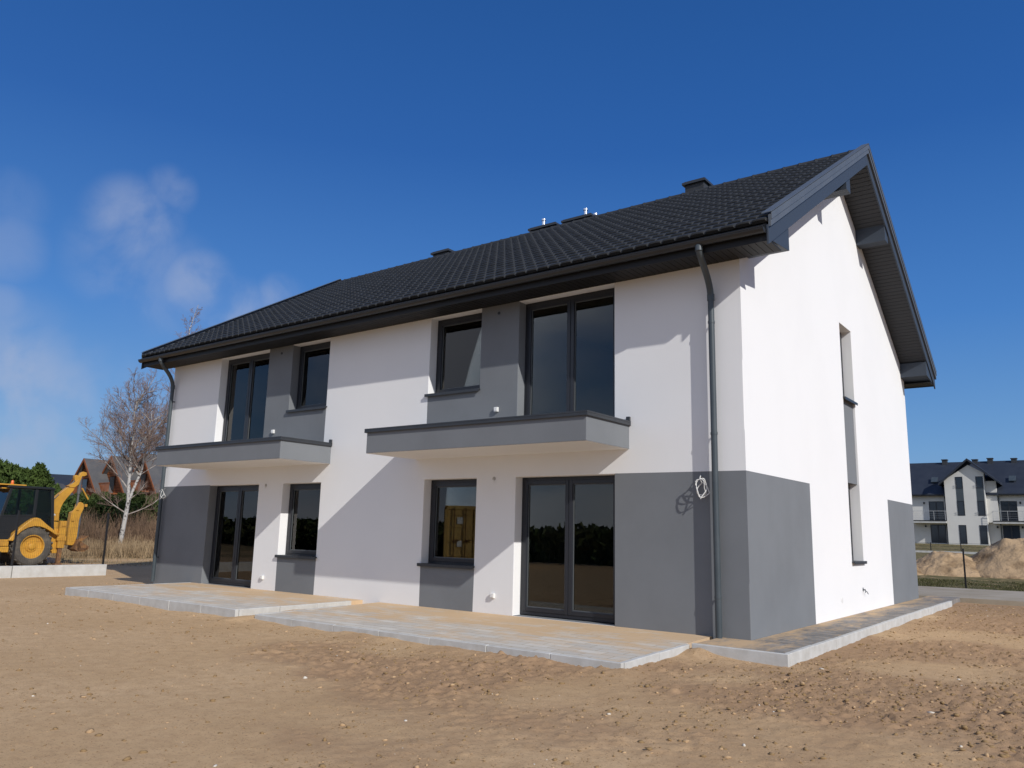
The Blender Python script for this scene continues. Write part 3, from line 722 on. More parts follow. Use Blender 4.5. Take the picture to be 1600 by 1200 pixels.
cable_coil(-.68, 2.27, 1.0, 'coil of white cable hanging from the wall beside the right downpipe', 3)
cable_coil(-L+.12, 2.30, .8, 'coil of white cable at the far left corner of the front', 5)
k = MB()
k.tube([(.0, 6.24, .42), (.05, 6.24, .43), (.06, 6.22, .36)], .008, 6); k.tube([(.0, 6.30, .42), (.06, 6.32, .38), (.07, 6.38, .33)], .008, 6); k.tube([(.0, 6.27, .42), (.004, 6.27, .42)], .04, 12)
tag(k.build('cable_stub', 'pipe', H), 'bare cable ends sticking out of the white gable wall')
k = MB(); k.tube([(.0, 4.7, .29), (.004, 4.7, .29)], .05, 16); k.build('wall_grille', 'plastic', H)
for x in (-4.62, -11.1):
    k = MB(); k.tube([(x, -.0, 5.40), (x, -.01, 5.40)], .03, 12); k.build('box_lid', 'anth', H)
# ------------------------------------------------------------------ surroundings: materials
M_['yellow'] = mat('machine_yellow', (.56, .29, .035), .45, .45, noise=(3, (.42, .21, .035), .42, .72), bump=(30, .15, .002))
M_['rust'] = mat('worn_brown_steel', (.16, .085, .045), .8, .3, noise=(5, (.30, .15, .05), .45, .65))
M_['rubber'] = mat('dusty_rubber', (.075, .068, .06), .9, .2, noise=(2.5, (.16, .14, .11), .4, .7), bump=(20, .3, .005))
M_['mblack'] = mat('black_machine_paint', (.014, .016, .018), .45, .4)
M_['orange'] = mat('orange_plastic', (.75, .16, .02), .35, .5)
M_['chrome'] = mat('chrome_rod', (.6, .6, .6), .2, .5, 1)
M_['greyrod'] = mat('grey_cylinder', (.11, .11, .115), .5, .4)
M_['seat'] = mat('black_seat_fabric', (.02, .02, .022), .9, .1)
M_['paleplate'] = mat('pale_plate', (.6, .6, .58), .7, .3)
M_['bark_w'] = mat('birch_bark', (.44, .42, .39), .85, .2, noise=(7, (.07, .06, .055), .52, .62))
M_['bark_d'] = mat('brown_twigs', (.20, .14, .115), .9, .1, noise=(1.5, (.27, .19, .15), .4, .7))
M_['bark_m'] = mat('grey_brown_bark', (.27, .22, .19), .9, .1, noise=(2, (.4, .37, .33), .45, .6))
M_['wood'] = mat('red_brown_timber', (.26, .085, .028), .75, .3, noise=(2, (.17, .055, .02), .4, .7))
M_['woodd'] = mat('dark_timber', (.07, .028, .014), .8, .2)
M_['groof'] = mat('weathered_grey_roofing', (.085, .085, .09), .85, .2, noise=(.8, (.12, .115, .11), .4, .7))
M_['broof'] = mat('dark_blue_roofing', (.022, .028, .042), .6, .35, noise=(1, (.03, .037, .052), .4, .7))
M_['cream'] = mat('cream_render', (.66, .65, .61), .9, .15, noise=(.4, (.61, .60, .57), .4, .7))
M_['dglass'] = mat('dark_window_glass', (.02, .025, .032), .08, .6)
M_['leaf1'] = mat('thuja_green', (.070, .105, .022), .8, .2, noise=(.8, (.045, .075, .018), .4, .65))
M_['leaf2'] = mat('deep_conifer_green', (.030, .055, .018), .8, .2, noise=(.8, (.055, .08, .022), .4, .65))
M_['leafh'] = mat('hedge_green', (.050, .078, .020), .8, .2, noise=(.6, (.085, .085, .03), .42, .65))
M_['olive'] = mat('olive_grass', (.075, .075, .032), .9, .1)
M_['dry'] = mat('dry_stalks', (.34, .25, .15), .9, .1, noise=(1.2, (.22, .15, .085), .4, .65))
M_['brush'] = mat('bare_reddish_brush', (.17, .11, .075), .9, .1, noise=(1.2, (.24, .16, .10), .4, .65))
M_['steelpost'] = mat('galvanised_rail', (.42, .43, .44), .5, .4)
M_['container'] = mat('ochre_container_steel', (.50, .33, .10), .55, .4, noise=(1.5, (.40, .25, .08), .4, .7))

# ------------------------------------------------------------------ fence at the left: concrete foot, posts, thin wire mesh
FE = empty('mesh_fence', (-20.3, -.3, -.15), 'black posts and thin wire mesh standing on a low concrete foot, left of the house', 'fence')
def addp(mb, name, m, parent, **k):
    o = mb.build(name, m, parent, **k); o.location = -Vector(parent.location); return o
k = MB()
for a, b in ((-8.9, -6.62), (-6.6, -4.12), (-4.1, -1.62), (-1.6, .98)):
    kk = MB(); kk.box(-20.36, -20.16, a, b, -.5, .155); addp(kk, 'concrete_foot', 'conc', FE, bevel=.012)
for y in (-6.6, -4.1, -1.6, .90):
    kk = MB(); kk.box(-20.29, -20.23, y-.02, y+.02, .156, 1.66); kk.box(-20.30, -20.22, y-.03, y+.03, 1.661, 1.675); addp(kk, 'post', 'black', FE)
for a in (-6.6, -4.1, -1.6):
    kk = MB()
    for i in range(1, 50):
        yy = a+i*.05; kk.box(-20.2625, -20.2575, yy-.001, yy+.001, .2, 1.62)
    for j in range(8): zz = .22+j*.2; kk.box(-20.2569, -20.2515, a+.02, a+2.48, zz-.0015, zz+.0015)
    addp(kk, 'wire_mesh', 'black', FE)

# ------------------------------------------------------------------ backhoe loader
BH = empty('backhoe_loader', (-25.97, 1.25, hz(-25.97, 1.25)), 'yellow backhoe loader with black cab, rear arm folded upright, parked behind the mesh fence', 'backhoe')
BH.rotation_euler = (0, 0, R(157.62-90+24)); BH.scale = (.835, .835, .86)      # local x to the right seen from the camera, y away
def bp(mb, name, m, parent=BH, **k): return mb.build(name, m, parent, **k)
def P2(pts, y0, y1):   # outline in (x,z), pushed along y
    return [(x, y0, z) for x, z in pts], (0, y1-y0, 0)
# wheels
def wheel(cx_, r, wd, ry, label=None):
    for yy, s_ in ((ry[0], -1), (ry[1], 1)):
        h = wd/2; k = MB()
        prof = [(r*.60, -h*.80), (r*.72, -h), (r*.92, -h*.96), (r*.985, -h*.72), (r*.985, h*.72), (r*.92, h*.96), (r*.72, h), (r*.60, h*.80), (r*.60, -h*.80)]
        k.lathe(prof, (cx_, yy, r), 'y', 40)
        for i in range(22):      # tread lugs
            t = 2*math.pi*i/22
            for sd in (-1, 1):
                Mx = Matrix.Translation((cx_, yy, r)) @ Matrix.Rotation(t+(0 if sd < 0 else math.pi/22), 4, 'Y') @ Matrix.Rotation(sd*.6, 4, 'X' if False else 'Z')
                Mx = Matrix.Translation((cx_, yy, r)) @ Matrix.Rotation(t+(0 if sd < 0 else math.pi/22), 4, 'Y') @ Matrix.Translation((0, sd*h*.5, r*.99)) @ Matrix.Rotation(sd*.55, 4, 'Z')
                k.box(-.035, .035, -h*.5, h*.5, -.03, .03, 0, Mx)
        w_ = bp(k, 'wheel', 'rubber', smooth=True)
        k = MB(); f = s_*h*.55
        k.lathe([(r*.615, -h*.8), (r*.615, h*.8)], (cx_, yy, r), 'y', 32)
        k.lathe([(r*.62, s_*h*.82), (r*.56, s_*h*.78), (r*.53, s_*h*.35), (r*.30, s_*h*.25), (r*.27, s_*h*.42), (0.001, s_*h*.45)], (cx_, yy, r), 'y', 32)
        bp(k, 'rim', 'yellow', w_, smooth=True)
        k = MB(); k.lathe([(r*.16, s_*h*.40), (r*.16, s_*h*.62), (r*.12, s_*h*.68), (.001, s_*h*.68)], (cx_, yy, r), 'y', 20)
        for i in range(8):
            t = 2*math.pi*i/8; q_ = Vector((cx_+r*.22*math.cos(t), yy, r+r*.22*math.sin(t))); k.tube([q_+Vector((0, s_*h*.4, 0)), q_+Vector((0, s_*h*.52, 0))], .022, 6)
        bp(k, 'hub', 'yellow', w_, smooth=True)
wheel(0, .78, .44, (.30, 1.95)); wheel(-2.25, .52, .32, (.42, 1.83))
# fenders over the rear wheels
def fender(y0, y1):
    outer = [(-.98, 1.02), (-.80, 1.30), (-.62, 1.47), (-.34, 1.74), (-.14, 1.90), (0, 1.945), (.16, 1.90), (.46, 1.66), (.70, 1.50), (.86, 1.36), (1.00, 1.30)]
    inner = [(1.00, 1.26), (.84, 1.27), (.70, 1.36), (.45, 1.50), (.20, 1.585), (-.05, 1.60), (-.30, 1.53), (-.52, 1.39), (-.70, 1.20), (-.80, 1.00)]
    k = MB(); pts, d = P2(outer+inner, y0, y1); k.prism(pts, d); return bp(k, 'fender', 'yellow', bevel=.02)
fender(.06, .50); fender(1.75, 2.19)
# chassis, step, hood
k = MB(); k.box(-3.3, 1.05, .62, 1.63, .62, 1.22); k.prism(*P2([(.55, .5), (1.15, .5), (1.15, 1.5), (.75, 1.5)], .35, 1.9)); bp(k, 'chassis', 'yellow', bevel=.02)
for y0, y1 in ((.12, .60), (1.65, 2.13)):
    k = MB(); k.box(-1.75, -.90, y0, y1, .56, .78); k.box(-1.75, -.92, y0+.02, y1, .80, 1.06); bp(k, 'side_tank', 'yellow', bevel=.02)
    k = MB(); k.box(-1.72, -.88, y0+.04, y1-.02, 1.065, 1.30); bp(k, 'cab_base', 'mblack'); k = MB(); k.box(-1.60, -1.2, y0-.06, y0+.1, .38, .42); k.box(-1.6, -1.57, y0-.05, y0, .4, .6); k.box(-1.23, -1.2, y0-.05, y0, .4, .6); bp(k, 'step', 'mblack')
k = MB(); k.prism(*P2([(-3.55, .85), (-1.45, .95), (-1.45, 2.02), (-2.4, 1.93), (-3.4, 1.78), (-3.58, 1.6)], .72, 1.53)); bp(k, 'bonnet', 'yellow', bevel=.04)
k = MB(); k.box(-3.62, -3.585, .80, 1.45, 1.0, 1.62); bp(k, 'grille', 'mblack')
k = MB(); k.tube([(-2.5, .9, 1.92), (-2.5, .9, 2.75), (-2.56, .9, 2.85)], .045, 10); bp(k, 'exhaust', 'mblack', smooth=True)
# loader arms and front bucket
for yy in (.34, 1.75):
    k = MB(); k.prism(*P2([(-1.5, 1.45), (-1.5, 1.75), (-2.6, 1.35), (-3.4, .75), (-3.9, .42), (-3.9, .22), (-3.5, .4), (-2.7, 1.05)], yy, yy+.16)); bp(k, 'loader_arm', 'yellow', bevel=.015)
k = MB(); pr = [(-3.9, .65), (-4.1, .98), (-4.55, 1.02), (-4.5, .95), (-4.18, .85), (-4.02, .6), (-4.05, .25), (-4.9, .10), (-4.95, .04), (-3.95, .10)]
k.prism(*P2(pr, .0, 2.25)); 
for yy in (.0, 2.23): k.prism([(a, yy, b) for a, b in ((-4.0, .1), (-4.9, .08), (-4.5, .98), (-4.1, .95), (-3.95, .6))], (0, .02, 0))
bp(k, 'front_bucket', 'rust')
# cab: frame of pillars, glass, roof, seat
cab = MB(); A = .32; Bc = 1.93
roofz = 3.10
pil = [((-1.42, 1.32), (-1.02, roofz), .055), ((-.02, 1.95), (-.02, roofz), .06), ((.80, 1.45), (.60, roofz), .06)]
for y in (A, Bc):
    for (a, b, w_) in pil:
        cab.prism([(a[0]-w_, y-.03, a[1]), (a[0]+w_, y-.03, a[1]), (b[0]+w_, y-.03, b[1]), (b[0]-w_, y-.03, b[1])], (0, .06, 0))
    cab.prism(*P2([(-1.45, 1.28), (-1.42, 1.42), (-.9, 1.44), (-.86, 1.3)], y-.025, y+.025))
    # dark lower panel of the cab behind the fender
    cab.prism(*P2([(-1.44, 1.30), (-.84, 1.32), (-.35, 1.78), (0, 1.98), (-.2, 2.06), (-1.27, 2.02)], y-.02, y+.02))
    cab.prism(*P2([(-1.27, 2.02), (-.02, 2.06), (-.02, 2.0), (-1.28, 1.95)], y-.035, y-.021))
cab.box(-1.35, .70, A+.03, Bc-.03, 1.2, 1.32)
for (a, b) in (((-1.42, 1.32), (-1.02, roofz)), ((.80, 1.45), (.60, roofz))):
    for t in (0, 1):
        x = a[0]+(b[0]-a[0])*t; z = a[1]+(b[1]-a[1])*t; cab.box(x-.05, x+.05, A+.03, Bc-.03, z-.05, z+.02)
bp(cab, 'cab_frame', 'mblack', bevel=.01)
k = MB(); k.prism(*P2([(-1.20, roofz+.001), (.70, roofz+.001), (.70, roofz+.05), (.55, roofz+.10), (-1.1, roofz+.10), (-1.2, roofz+.06)], A-.08, Bc+.08)); bp(k, 'cab_roof', 'mblack', bevel=.02)
k = MB(); k.box(-1.6, -.48, A-.05, Bc+.05, roofz+.101, roofz+.15); k.box(-1.35, -1.0, A+.1, Bc-.1, roofz-.04, roofz+.0); bp(k, 'roof_visor', 'yellow', bevel=.01)
k = MB(); k.lathe([(.07, 0), (.07, .02), (.055, .03), (.055, .12), (.03, .16), (.001, .165)], (-.93, .55, roofz+.151), 'z', 16); bp(k, 'beacon', 'orange', smooth=True)
k = MB()
for y in (A-.005, Bc+.0):
    k.prism(*P2([(-1.22, 2.06), (-.99, roofz-.02), (-.08, roofz-.02), (-.08, 2.06)], y, y+.008))
    k.prism(*P2([(.04, 2.0), (.04, roofz-.02), (.54, roofz-.02), (.72, 1.60)], y, y+.008))
k.prism([(-1.36, A+.04, 1.5), (-1.36, Bc-.04, 1.5), (-1.02, Bc-.04, roofz-.05), (-1.02, A+.04, roofz-.05)], (.008, 0, 0))
k.prism([(.77, A+.04, 1.7), (.77, Bc-.04, 1.7), (.61, Bc-.04, roofz-.05), (.61, A+.04, roofz-.05)], (.008, 0, 0))
bp(k, 'cab_glass', 'cabglass')
k = MB(); k.box(-.35, .15, .85, 1.4, 1.55, 1.75); k.prism(*P2([(.02, 1.75), (.2, 1.75), (.32, 2.45), (.2, 2.48)], .88, 1.37)); k.box(-.2, 0, 1.0, 1.25, 1.32, 1.55); bp(k, 'seat', 'seat', bevel=.03)
k = MB(); k.box(-1.2, -1.0, .95, 1.3, 1.32, 2.0); k.tube([(-1.0, 1.12, 2.0), (-.8, 1.12, 2.15)], .03, 8)
t_ = [(-.82+.06*math.cos(a*.5236)*1.0, 1.12+.2*math.sin(a*.5236), 2.17+.16*math.cos(a*.5236)) for a in range(13)]; k.tube(t_, .015, 6); bp(k, 'steering_column', 'mblack')
# rear arm: king post, stabiliser legs, boom, stick, bucket
k = MB(); k.box(.95, 1.28, .55, 1.7, .62, 1.15); k.prism(*P2([(1.0, .9), (1.30, .9), (1.36, 1.78), (1.0, 1.82)], .95, 1.3)); bp(k, 'king_post', 'yellow', bevel=.02)
for y in (.20, 1.85):
    k = MB(); k.box(1.04, 1.32, y, y+.20, .72, 1.84); k.box(.99, 1.36, y-.02, y+.22, 1.02, 1.20); k.box(1.02, 1.14, y-.03, y-.0, 1.1, 1.16); k.box(1.10, 1.30, y-.03, y-.0, 1.62, 1.66)
    lg = bp(k, 'stabiliser', 'yellow', bevel=.012)
    k = MB(); k.box(1.10, 1.26, y+.03, y+.17, .10, .719); k.box(1.02, 1.30, y-.04, y+.24, .0, .10); bp(k, 'stabiliser_foot', 'rust', lg, bevel=.01)
def arm(pl, y0, y1, name, m='yellow'):
    k = MB(); pts, d = P2(pl, y0, y1); k.prism(pts, d); return bp(k, name, m, bevel=.015)
Z = lambda pts: [((x-333)/251, (1100-y)/251) for x, y in pts]
boom = arm(Z([(572, 640), (552, 585), (552, 520), (562, 460), (585, 405), (640, 350), (722, 278), (800, 285), (790, 310), (735, 385), (700, 440), (678, 495), (668, 560), (672, 640)]), 1.02, 1.24, 'boom')
k = MB(); k.prism(*P2(Z([(730, 262), (800, 215), (830, 185), (850, 205), (838, 240), (796, 276), (745, 278)]), 1.0, 1.26))
k.prism(*P2(Z([(800, 215), (785, 165), (785, 145), (812, 138), (835, 150), (852, 110), (880, 97), (915, 105), (922, 130), (900, 145), (868, 150), (860, 190), (840, 215)]), 1.05, 1.21)); bp(k, 'boom_head', 'yellow', boom, bevel=.01)
def rod(a, b, y, r1, r2, name, m1, m2='chrome'):
    (x0, z0), (x1, z1) = Z([a])[0], Z([b])[0]; A_ = Vector((x0, y, z0)); B_ = Vector((x1, y, z1)); k = MB()
    k.tube([A_, A_.lerp(B_, .6)], r1, 10, 0); k.tube([A_.lerp(B_, .6), B_], r2, 10, 1); return bp(k, name, [m1, m2] if isinstance(m1, str) else m1, smooth=True)
rod((520, 560), (800, 200), 1.13, .05, .03, 'boom_cylinder', 'mblack', 'greyrod')
rod((862, 150), (862, 470), 1.13, .075, .045, 'stick_cylinder', 'greyrod', 'greyrod')
rod((872, 280), (955, 398), .95, .035, .035, 'link_rod', 'yellow', 'yellow')
stick = arm(Z([(850, 480), (862, 440), (885, 430), (912, 442), (925, 468), (925, 500), (902, 560), (888, 640), (888, 800), (868, 880), (850, 898), (788, 892), (784, 740), (790, 620), (795, 545), (840, 520)]), 1.0, 1.26, 'stick')
k = MB(); k.prism(*P2(Z([(797, 540), (840, 478), (868, 480), (868, 520), (840, 520), (832, 640), (800, 640)]), .96, .999)); k.box(*[Z([(940, 0)])[0][0], Z([(968, 0)])[0][0]], 1.05, 1.2, Z([(0, 480)])[0][1], Z([(0, 450)])[0][1]); bp(k, 'stick_bracket', 'yellow', stick, bevel=.006)
rod((905, 470), (905, 830), 1.13, .07, .05, 'bucket_cylinder', 'greyrod', 'greyrod')
k = MB(); k.prism(*P2(Z([(860, 880), (875, 845), (915, 818), (960, 808), (965, 822), (925, 850), (905, 885), (925, 925), (975, 930), (1010, 905), (1005, 935), (960, 962), (900, 962), (850, 935)]), .80, 1.46))
for y in (.80, 1.44): k.prism([(a, y, b) for a, b in Z([(865, 885), (905, 850), (1005, 905), (990, 940), (950, 960), (890, 955)])], (0, .02, 0))
for j in range(4):
    y = .83+j*.19; k.prism([(a, y, b) for a, b in Z([(955, 808), (1000, 790), (962, 824)])], (0, .06, 0))
bp(k, 'digging_bucket', 'rust')
k = MB(); k.box(*[Z([(505, 0)])[0][0], Z([(553, 0)])[0][0]], 1.25, 1.5, Z([(0, 480)])[0][1], Z([(0, 412)])[0][1]); bp(k, 'hose_block', 'paleplate', bevel=.01)
for j in range(4):
    k = MB(); y = 1.0+.07*j; k.tube([(.80, y, 1.6), (.95, y, 2.2+.05*j), (.98+.03*j, y, 2.7), (1.2+.05*j, y, 2.95)], .018, 6); bp(k, 'hose', 'mblack', smooth=True)
k = MB(); k.prism([(a, 1.012, b) for a, b in Z([(585, 575), (600, 563), (620, 566), (630, 580), (610, 588)])], (0, .006, 0)); bp(k, 'boom_badge', 'paleplate', boom)
k = MB(); yc = 1.5; k.prism(*P2([(1.28, .60), (1.85, .56), (1.86, .74), (1.45, .80), (1.30, .74)], 1.5, 2.3)); o = bp(k, 'pale_slab', 'paleplate', None)
o.matrix_world = Matrix.Translation(BH.location) @ Matrix.Rotation(BH.rotation_euler.z, 4, 'Z') @ Matrix.Diagonal((.835, .835, .86, 1)) @ Matrix.Translation((0, 0, -.52))
tag(o, 'pale plate lying on the ground beside the digging bucket of the backhoe', 'plate')

# ------------------------------------------------------------------ trees
def grow(trunk_pts, trunk_r, seed, n_main, crown, twig_levels=3, twig_density=1.0, up=.55, mains=None, base_r=.10):
    """trunk mesh + branch mesh; crown=(z0,z1) where limbs leave; returns (trunk MB, limbs MB, twigs MB)"""
    r_ = random.Random(seed); tr = MB(); li = MB(); tw = MB()
    tr.tube(trunk_pts, trunk_r, 12)
    def seg(mb, p, d, ln, r0, r1, n, wob, sides):
        pts = [p.copy()]; q_ = p.copy(); dd = d.copy()
        for i in range(n):
            dd = (dd + Vector((r_.gauss(0, wob), r_.gauss(0, wob), r_.gauss(0, wob*.6)+.03))).normalized(); q_ = q_ + dd*ln/n; pts.append(q_.copy())
        mb.tube(pts, [r0+(r1-r0)*i/n for i in range(n+1)], sides, cap=False); return pts, dd
    def branch(p, d, ln, r0, lev):
        mb = li if lev == 0 else tw
        pts, dd = seg(mb, p, d, ln, r0, r0*.35, 5 if lev < 2 else 3, .13 if lev < 2 else .18, 6 if lev == 0 else (4 if lev == 1 else 3))
        if lev >= twig_levels: return
        nb = {0: 9, 1: 8, 2: 6, 3: 4}[lev]; nb = max(2, int(nb*twig_density))
        for i in range(nb):
            t = .22+.78*(i+r_.random())/nb; j = min(int(t*(len(pts)-1)), len(pts)-2); f = t*(len(pts)-1)-j
            q_ = pts[j].lerp(pts[j+1], min(f, 1)); base = (pts[j+1]-pts[j]).normalized()
            side = base.cross(Vector((r_.gauss(0, 1), r_.gauss(0, 1), r_.gauss(0, 1)))).normalized()
            nd = (base*r_.uniform(.55, .9)+side*r_.uniform(.45, .85)+Vector((0, 0, up*.35))).normalized()
            branch(q_, nd, ln*r_.uniform(.36, .58)*(1.05-.45*t), max(r0*.42, .0048), lev+1)
    ms = mains or []
    for (z, az, el_, ln, rr) in ms:
        tp = None
        for a, b in zip(trunk_pts, trunk_pts[1:]):
            a, b = Vector(a), Vector(b)
            if a.z <= z <= b.z: tp = a.lerp(b, (z-a.z)/(b.z-a.z))
        if tp is None: tp = Vector(trunk_pts[-1])
        d = Vector((math.cos(az)*math.cos(el_), math.sin(az)*math.cos(el_), math.sin(el_)))
        branch(tp, d, ln, rr, 0)
    return tr, li, tw
def cam_frame(px, dist, py=850):
    d = view_dir(px, py); d.z = 0; d.normalize(); p = Vector((CAM.x, CAM.y, 0)) + d*dist
    return p, math.atan2(d.y, d.x)-math.pi/2
# birch beside the backhoe: forked white trunk and fine reddish crown
p, rz_ = cam_frame(190, 50); z0 = hz(p.x, p.y)
T = empty('birch_tree', (p.x, p.y, z0), 'leafless birch with a white forked trunk between the backhoe and the house corner', 'tree', 'bare birches left of the house', rz_)
trunk = [(-.12, 0, -.2), (-.05, 0, .6), (.03, 0, 1.6), (.10, 0, 2.6), (.02, .0, 3.4), (.0, .0, 4.4), (-.08, .05, 5.4), (.0, .0, 6.4), (-.1, 0, 7.6), (.0, 0, 8.8)]
rr = [.15, .125, .115, .105, .09, .08, .065, .05, .03, .012]
mains = []
rd_ = random.Random(4)
for i in range(34):
    z = rd_.uniform(3.6, 8.6); mains.append((z, rd_.uniform(0, 6.28), rd_.uniform(.45, 1.05), (9.4-z)*.40+rd_.uniform(.7, 1.5), .026))
mains += [(1.9, math.pi, .55, 2.0, .04), (1.8, .05, .45, 2.6, .035), (3.2, math.pi-.2, .9, 2.6, .045), (2.6, .3, .7, 1.5, .03)]
tr, li, tw = grow(trunk, rr, 5, 0, None, 3, 1.0, mains=mains)
tr.tube([(.10, 0, 2.5), (.30, .05, 3.3), (.60, .05, 4.3), (.68, .05, 5.4), (.82, 0, 6.6), (.8, 0, 7.8)], [.08, .075, .065, .05, .035, .012], 10)
rd_ = random.Random(9)
tb = [Vector((.3, .05, 3.3)), Vector((.6, .05, 4.3)), Vector((.68, .05, 5.4)), Vector((.82, 0, 6.6)), Vector((.8, 0, 7.8))]
m2 = [(rd_.uniform(4.0, 7.6), rd_.uniform(0, 6.28), rd_.uniform(.45, 1.05), rd_.uniform(1.3, 2.9), .026) for i in range(30)]
_, li2, tw2 = grow([tuple(v) for v in tb], [.01]*5, 12, 0, None, 3, 1.0, mains=m2)
tr.build('trunk', 'bark_w', T, smooth=True)
for mb, extra, nm, m_ in ((li, li2, 'limbs', 'bark_m'), (tw, tw2, 'crown', 'bark_d')):
    k0 = len(mb.v); mb.v += extra.v; mb.f += [tuple(i+k0 for i in f) for f in extra.f]; mb.m += extra.m
    me = bpy.data.meshes.new(nm); me.from_pydata(mb.v, [], mb.f); me.materials.append(M_[m_]); o = bpy.data.objects.new(nm, me); C.objects.link(o); o.parent = T
# taller slim birches behind, half hidden by the house
def slim_birch(px, dist, top_h, seed, label, dens=.8, spread=1.0):
    p, rz_ = cam_frame(px, dist); z0 = hz(p.x, p.y); r2 = random.Random(seed)
    T = empty('birch_tree', (p.x, p.y, z0), label, 'tree', 'bare birches left of the house', rz_)
    trunk = [(r2.gauss(0, .12)*i/4, r2.gauss(0, .12)*i/4, top_h*i/9-.2) for i in range(10)]; rr = [.20*(1-i/9.6) for i in range(10)]
    mains = [(z, r2.uniform(0, 6.28), r2.uniform(.6, 1.2), ((top_h-z)*.24+.45)*spread, .008+.0024*(top_h-z)) for z in [r2.uniform(top_h*.3, top_h*.97) for _ in range(38)]]
    tr, li, tw = grow(trunk, rr, seed, 0, None, 3, dens, mains=mains)
    tr.build('trunk', 'bark_w', T, smooth=True)
    for mb, nm, m_ in ((li, 'limbs', 'bark_d'), (tw, 'crown', 'bark_d')):
        me = bpy.data.meshes.new(nm); me.from_pydata(mb.v, [], mb.f); me.materials.append(M_[m_]); o = bpy.data.objects.new(nm, me); C.objects.link(o); o.parent = T
slim_birch(262, 62, 17.6, 21, 'tall slender leafless birch rising behind the left eave of the house', .8, .9)

# conifers: many small leaf sprays on a cone or column of branches
def conifer_mesh(seed, h, r, n, col_, colm, size=.16, col_top=.0):
    r2 = np.random.default_rng(seed); t = r2.random(n)**.8
    ang = r2.uniform(0, 2*np.pi, n); lob = 1+.22*np.sin(ang*3+seed)+.16*np.sin(ang*5+t*9+seed)+.18*np.sin(t*17+ang*2)
    prof = (np.minimum(1, (1-t)*2.2+.06)**.7) if col_ else (1-t)**.85+.03
    rad = r*prof*lob*np.sqrt(r2.uniform(.35, 1, n)); z = t*h*(1+.03*np.sin(ang*2))+.15
    c = np.stack([rad*np.cos(ang), rad*np.sin(ang), z], -1)
    u = r2.normal(size=(n, 3)); u /= np.linalg.norm(u, axis=1)[:, None]; v = r2.normal(size=(n, 3)); v -= (v*u).sum(1)[:, None]*u; v /= np.linalg.norm(v, axis=1)[:, None]
    u[:, 2] = np.abs(u[:, 2])*1.2; s = size*r2.uniform(.5, 1.3, n)[:, None]
    P = np.stack([c-u*s*.5-v*s*.28, c-u*s*.5+v*s*.28, c+u*s*.7+v*s*.12, c+u*s*.7-v*s*.12], 1).reshape(-1, 3)
    return fast_mesh('crown', P, np.arange(n*4).reshape(-1, 4), [colm], False)
def conifer(px, dist, h, seed, r, label, name='thuja_tree', n=4200, m_='leaf1', column=True, mesh=None, py=850, group='evergreens at the left', size=.17):
    p, rz_ = cam_frame(px, dist); T = empty(name, (p.x, p.y, hz(p.x, p.y)), label, 'tree', group, rz_)
    me = conifer_mesh(seed, h, r, n, column, M_[m_], size); o = bpy.data.objects.new('crown', me); C.objects.link(o); o.parent = T
    k = MB(); k.tube([(0, 0, -.2), (0, 0, h*.9)], [.12, .02], 8); k.build('trunk', 'bark_d', T)
def h_for(px, py, dist):
    d = view_dir(px, py); t = dist/math.hypot(d.x, d.y); p = CAM+d*t; return p.z-hz(p.x, p.y)
ev = [(-14, 46, 728, 1.5), (4, 46, 733, 1.6), (21, 47, 739, 1.3), (33, 48, 744, 1.2), (47, 46, 731, 1.0), (60, 49, 757, 1.2), (74, 49, 764, 1.2), (-32, 45, 720, 1.7)]
evl = ['evergreen just left of the backhoe beacon', 'bushy evergreen directly behind the backhoe cab roof', 'evergreen behind the cab roof, second in the row', 'lower evergreen in the dip of the row behind the cab',
       'pointed evergreen standing highest behind the rear of the cab', 'low evergreen in front of the small cream gable', 'low evergreen between the cab and the raised digging arm', 'large evergreen at the left end of the row']
for i, ((px, dd, py, r_), lb) in enumerate(zip(ev, evl)):
    conifer(px, dd, h_for(px, py, dd), 100+i, r_, lb, n=5200, m_='leaf1', size=.15)
for i, px in enumerate(range(90, 262, 13)):
    dd = 60+(i % 3); py = 776+[0, 4, -3, 5, 1, -2, 3][i % 7]
    nm = ['bush right behind the raised digging arm', 'dark evergreen bush behind the folded stick of the backhoe'][i] if i < 2 else 'dark evergreen bush in the hedge behind the birch'
    conifer(px, dd, h_for(px, py, dd), 200+i, 1.3, nm if i < 2 else 'dark evergreen bush in the hedge between the timber houses and the white birch', 'evergreen_bush', 3800, 'leafh', group='dark hedge in front of the timber houses', size=.17)
# dry stalks and bare brush behind the fence
def brush(name, label, px0, px1, d0, d1, n, h0, h1, m_, seed, wid=.012):
    r2 = np.random.default_rng(seed); px = r2.uniform(px0, px1, n); dd = r2.uniform(d0, d1, n)
    D = np.array([tuple(view_dir(a, 850)) for a in px]); D[:, 2] = 0; D /= np.linalg.norm(D, axis=1)[:, None]
    x = CAM.x + D[:, 0]*dd; y = CAM.y + D[:, 1]*dd; z = height(x, y)
    dens = fbm(x*.5, y*.5, seed, 3); h = r2.uniform(h0, h1, n)*(.35+1.2*sstep(.3, .7, dens))
    ax = r2.normal(0, .28, n); ay = r2.normal(0, .28, n); w_ = wid*r2.uniform(.6, 1.5, n); a = r2.uniform(0, 3.14, n); cx_, sy_ = np.cos(a)*w_, np.sin(a)*w_
    P = np.stack([np.stack([x-cx_, y-sy_, z], -1), np.stack([x+cx_, y+sy_, z], -1), np.stack([x+ax*h+cx_*.4, y+ay*h+sy_*.4, z+h], -1), np.stack([x+ax*h-cx_*.4, y+ay*h-sy_*.4, z+h], -1)], 1).reshape(-1, 3)
    o = bpy.data.objects.new(name, fast_mesh(name, P, np.arange(n*4).reshape(-1, 4), [M_[m_]], False)); C.objects.link(o); tag(o, label, 'brush', kind='stuff')
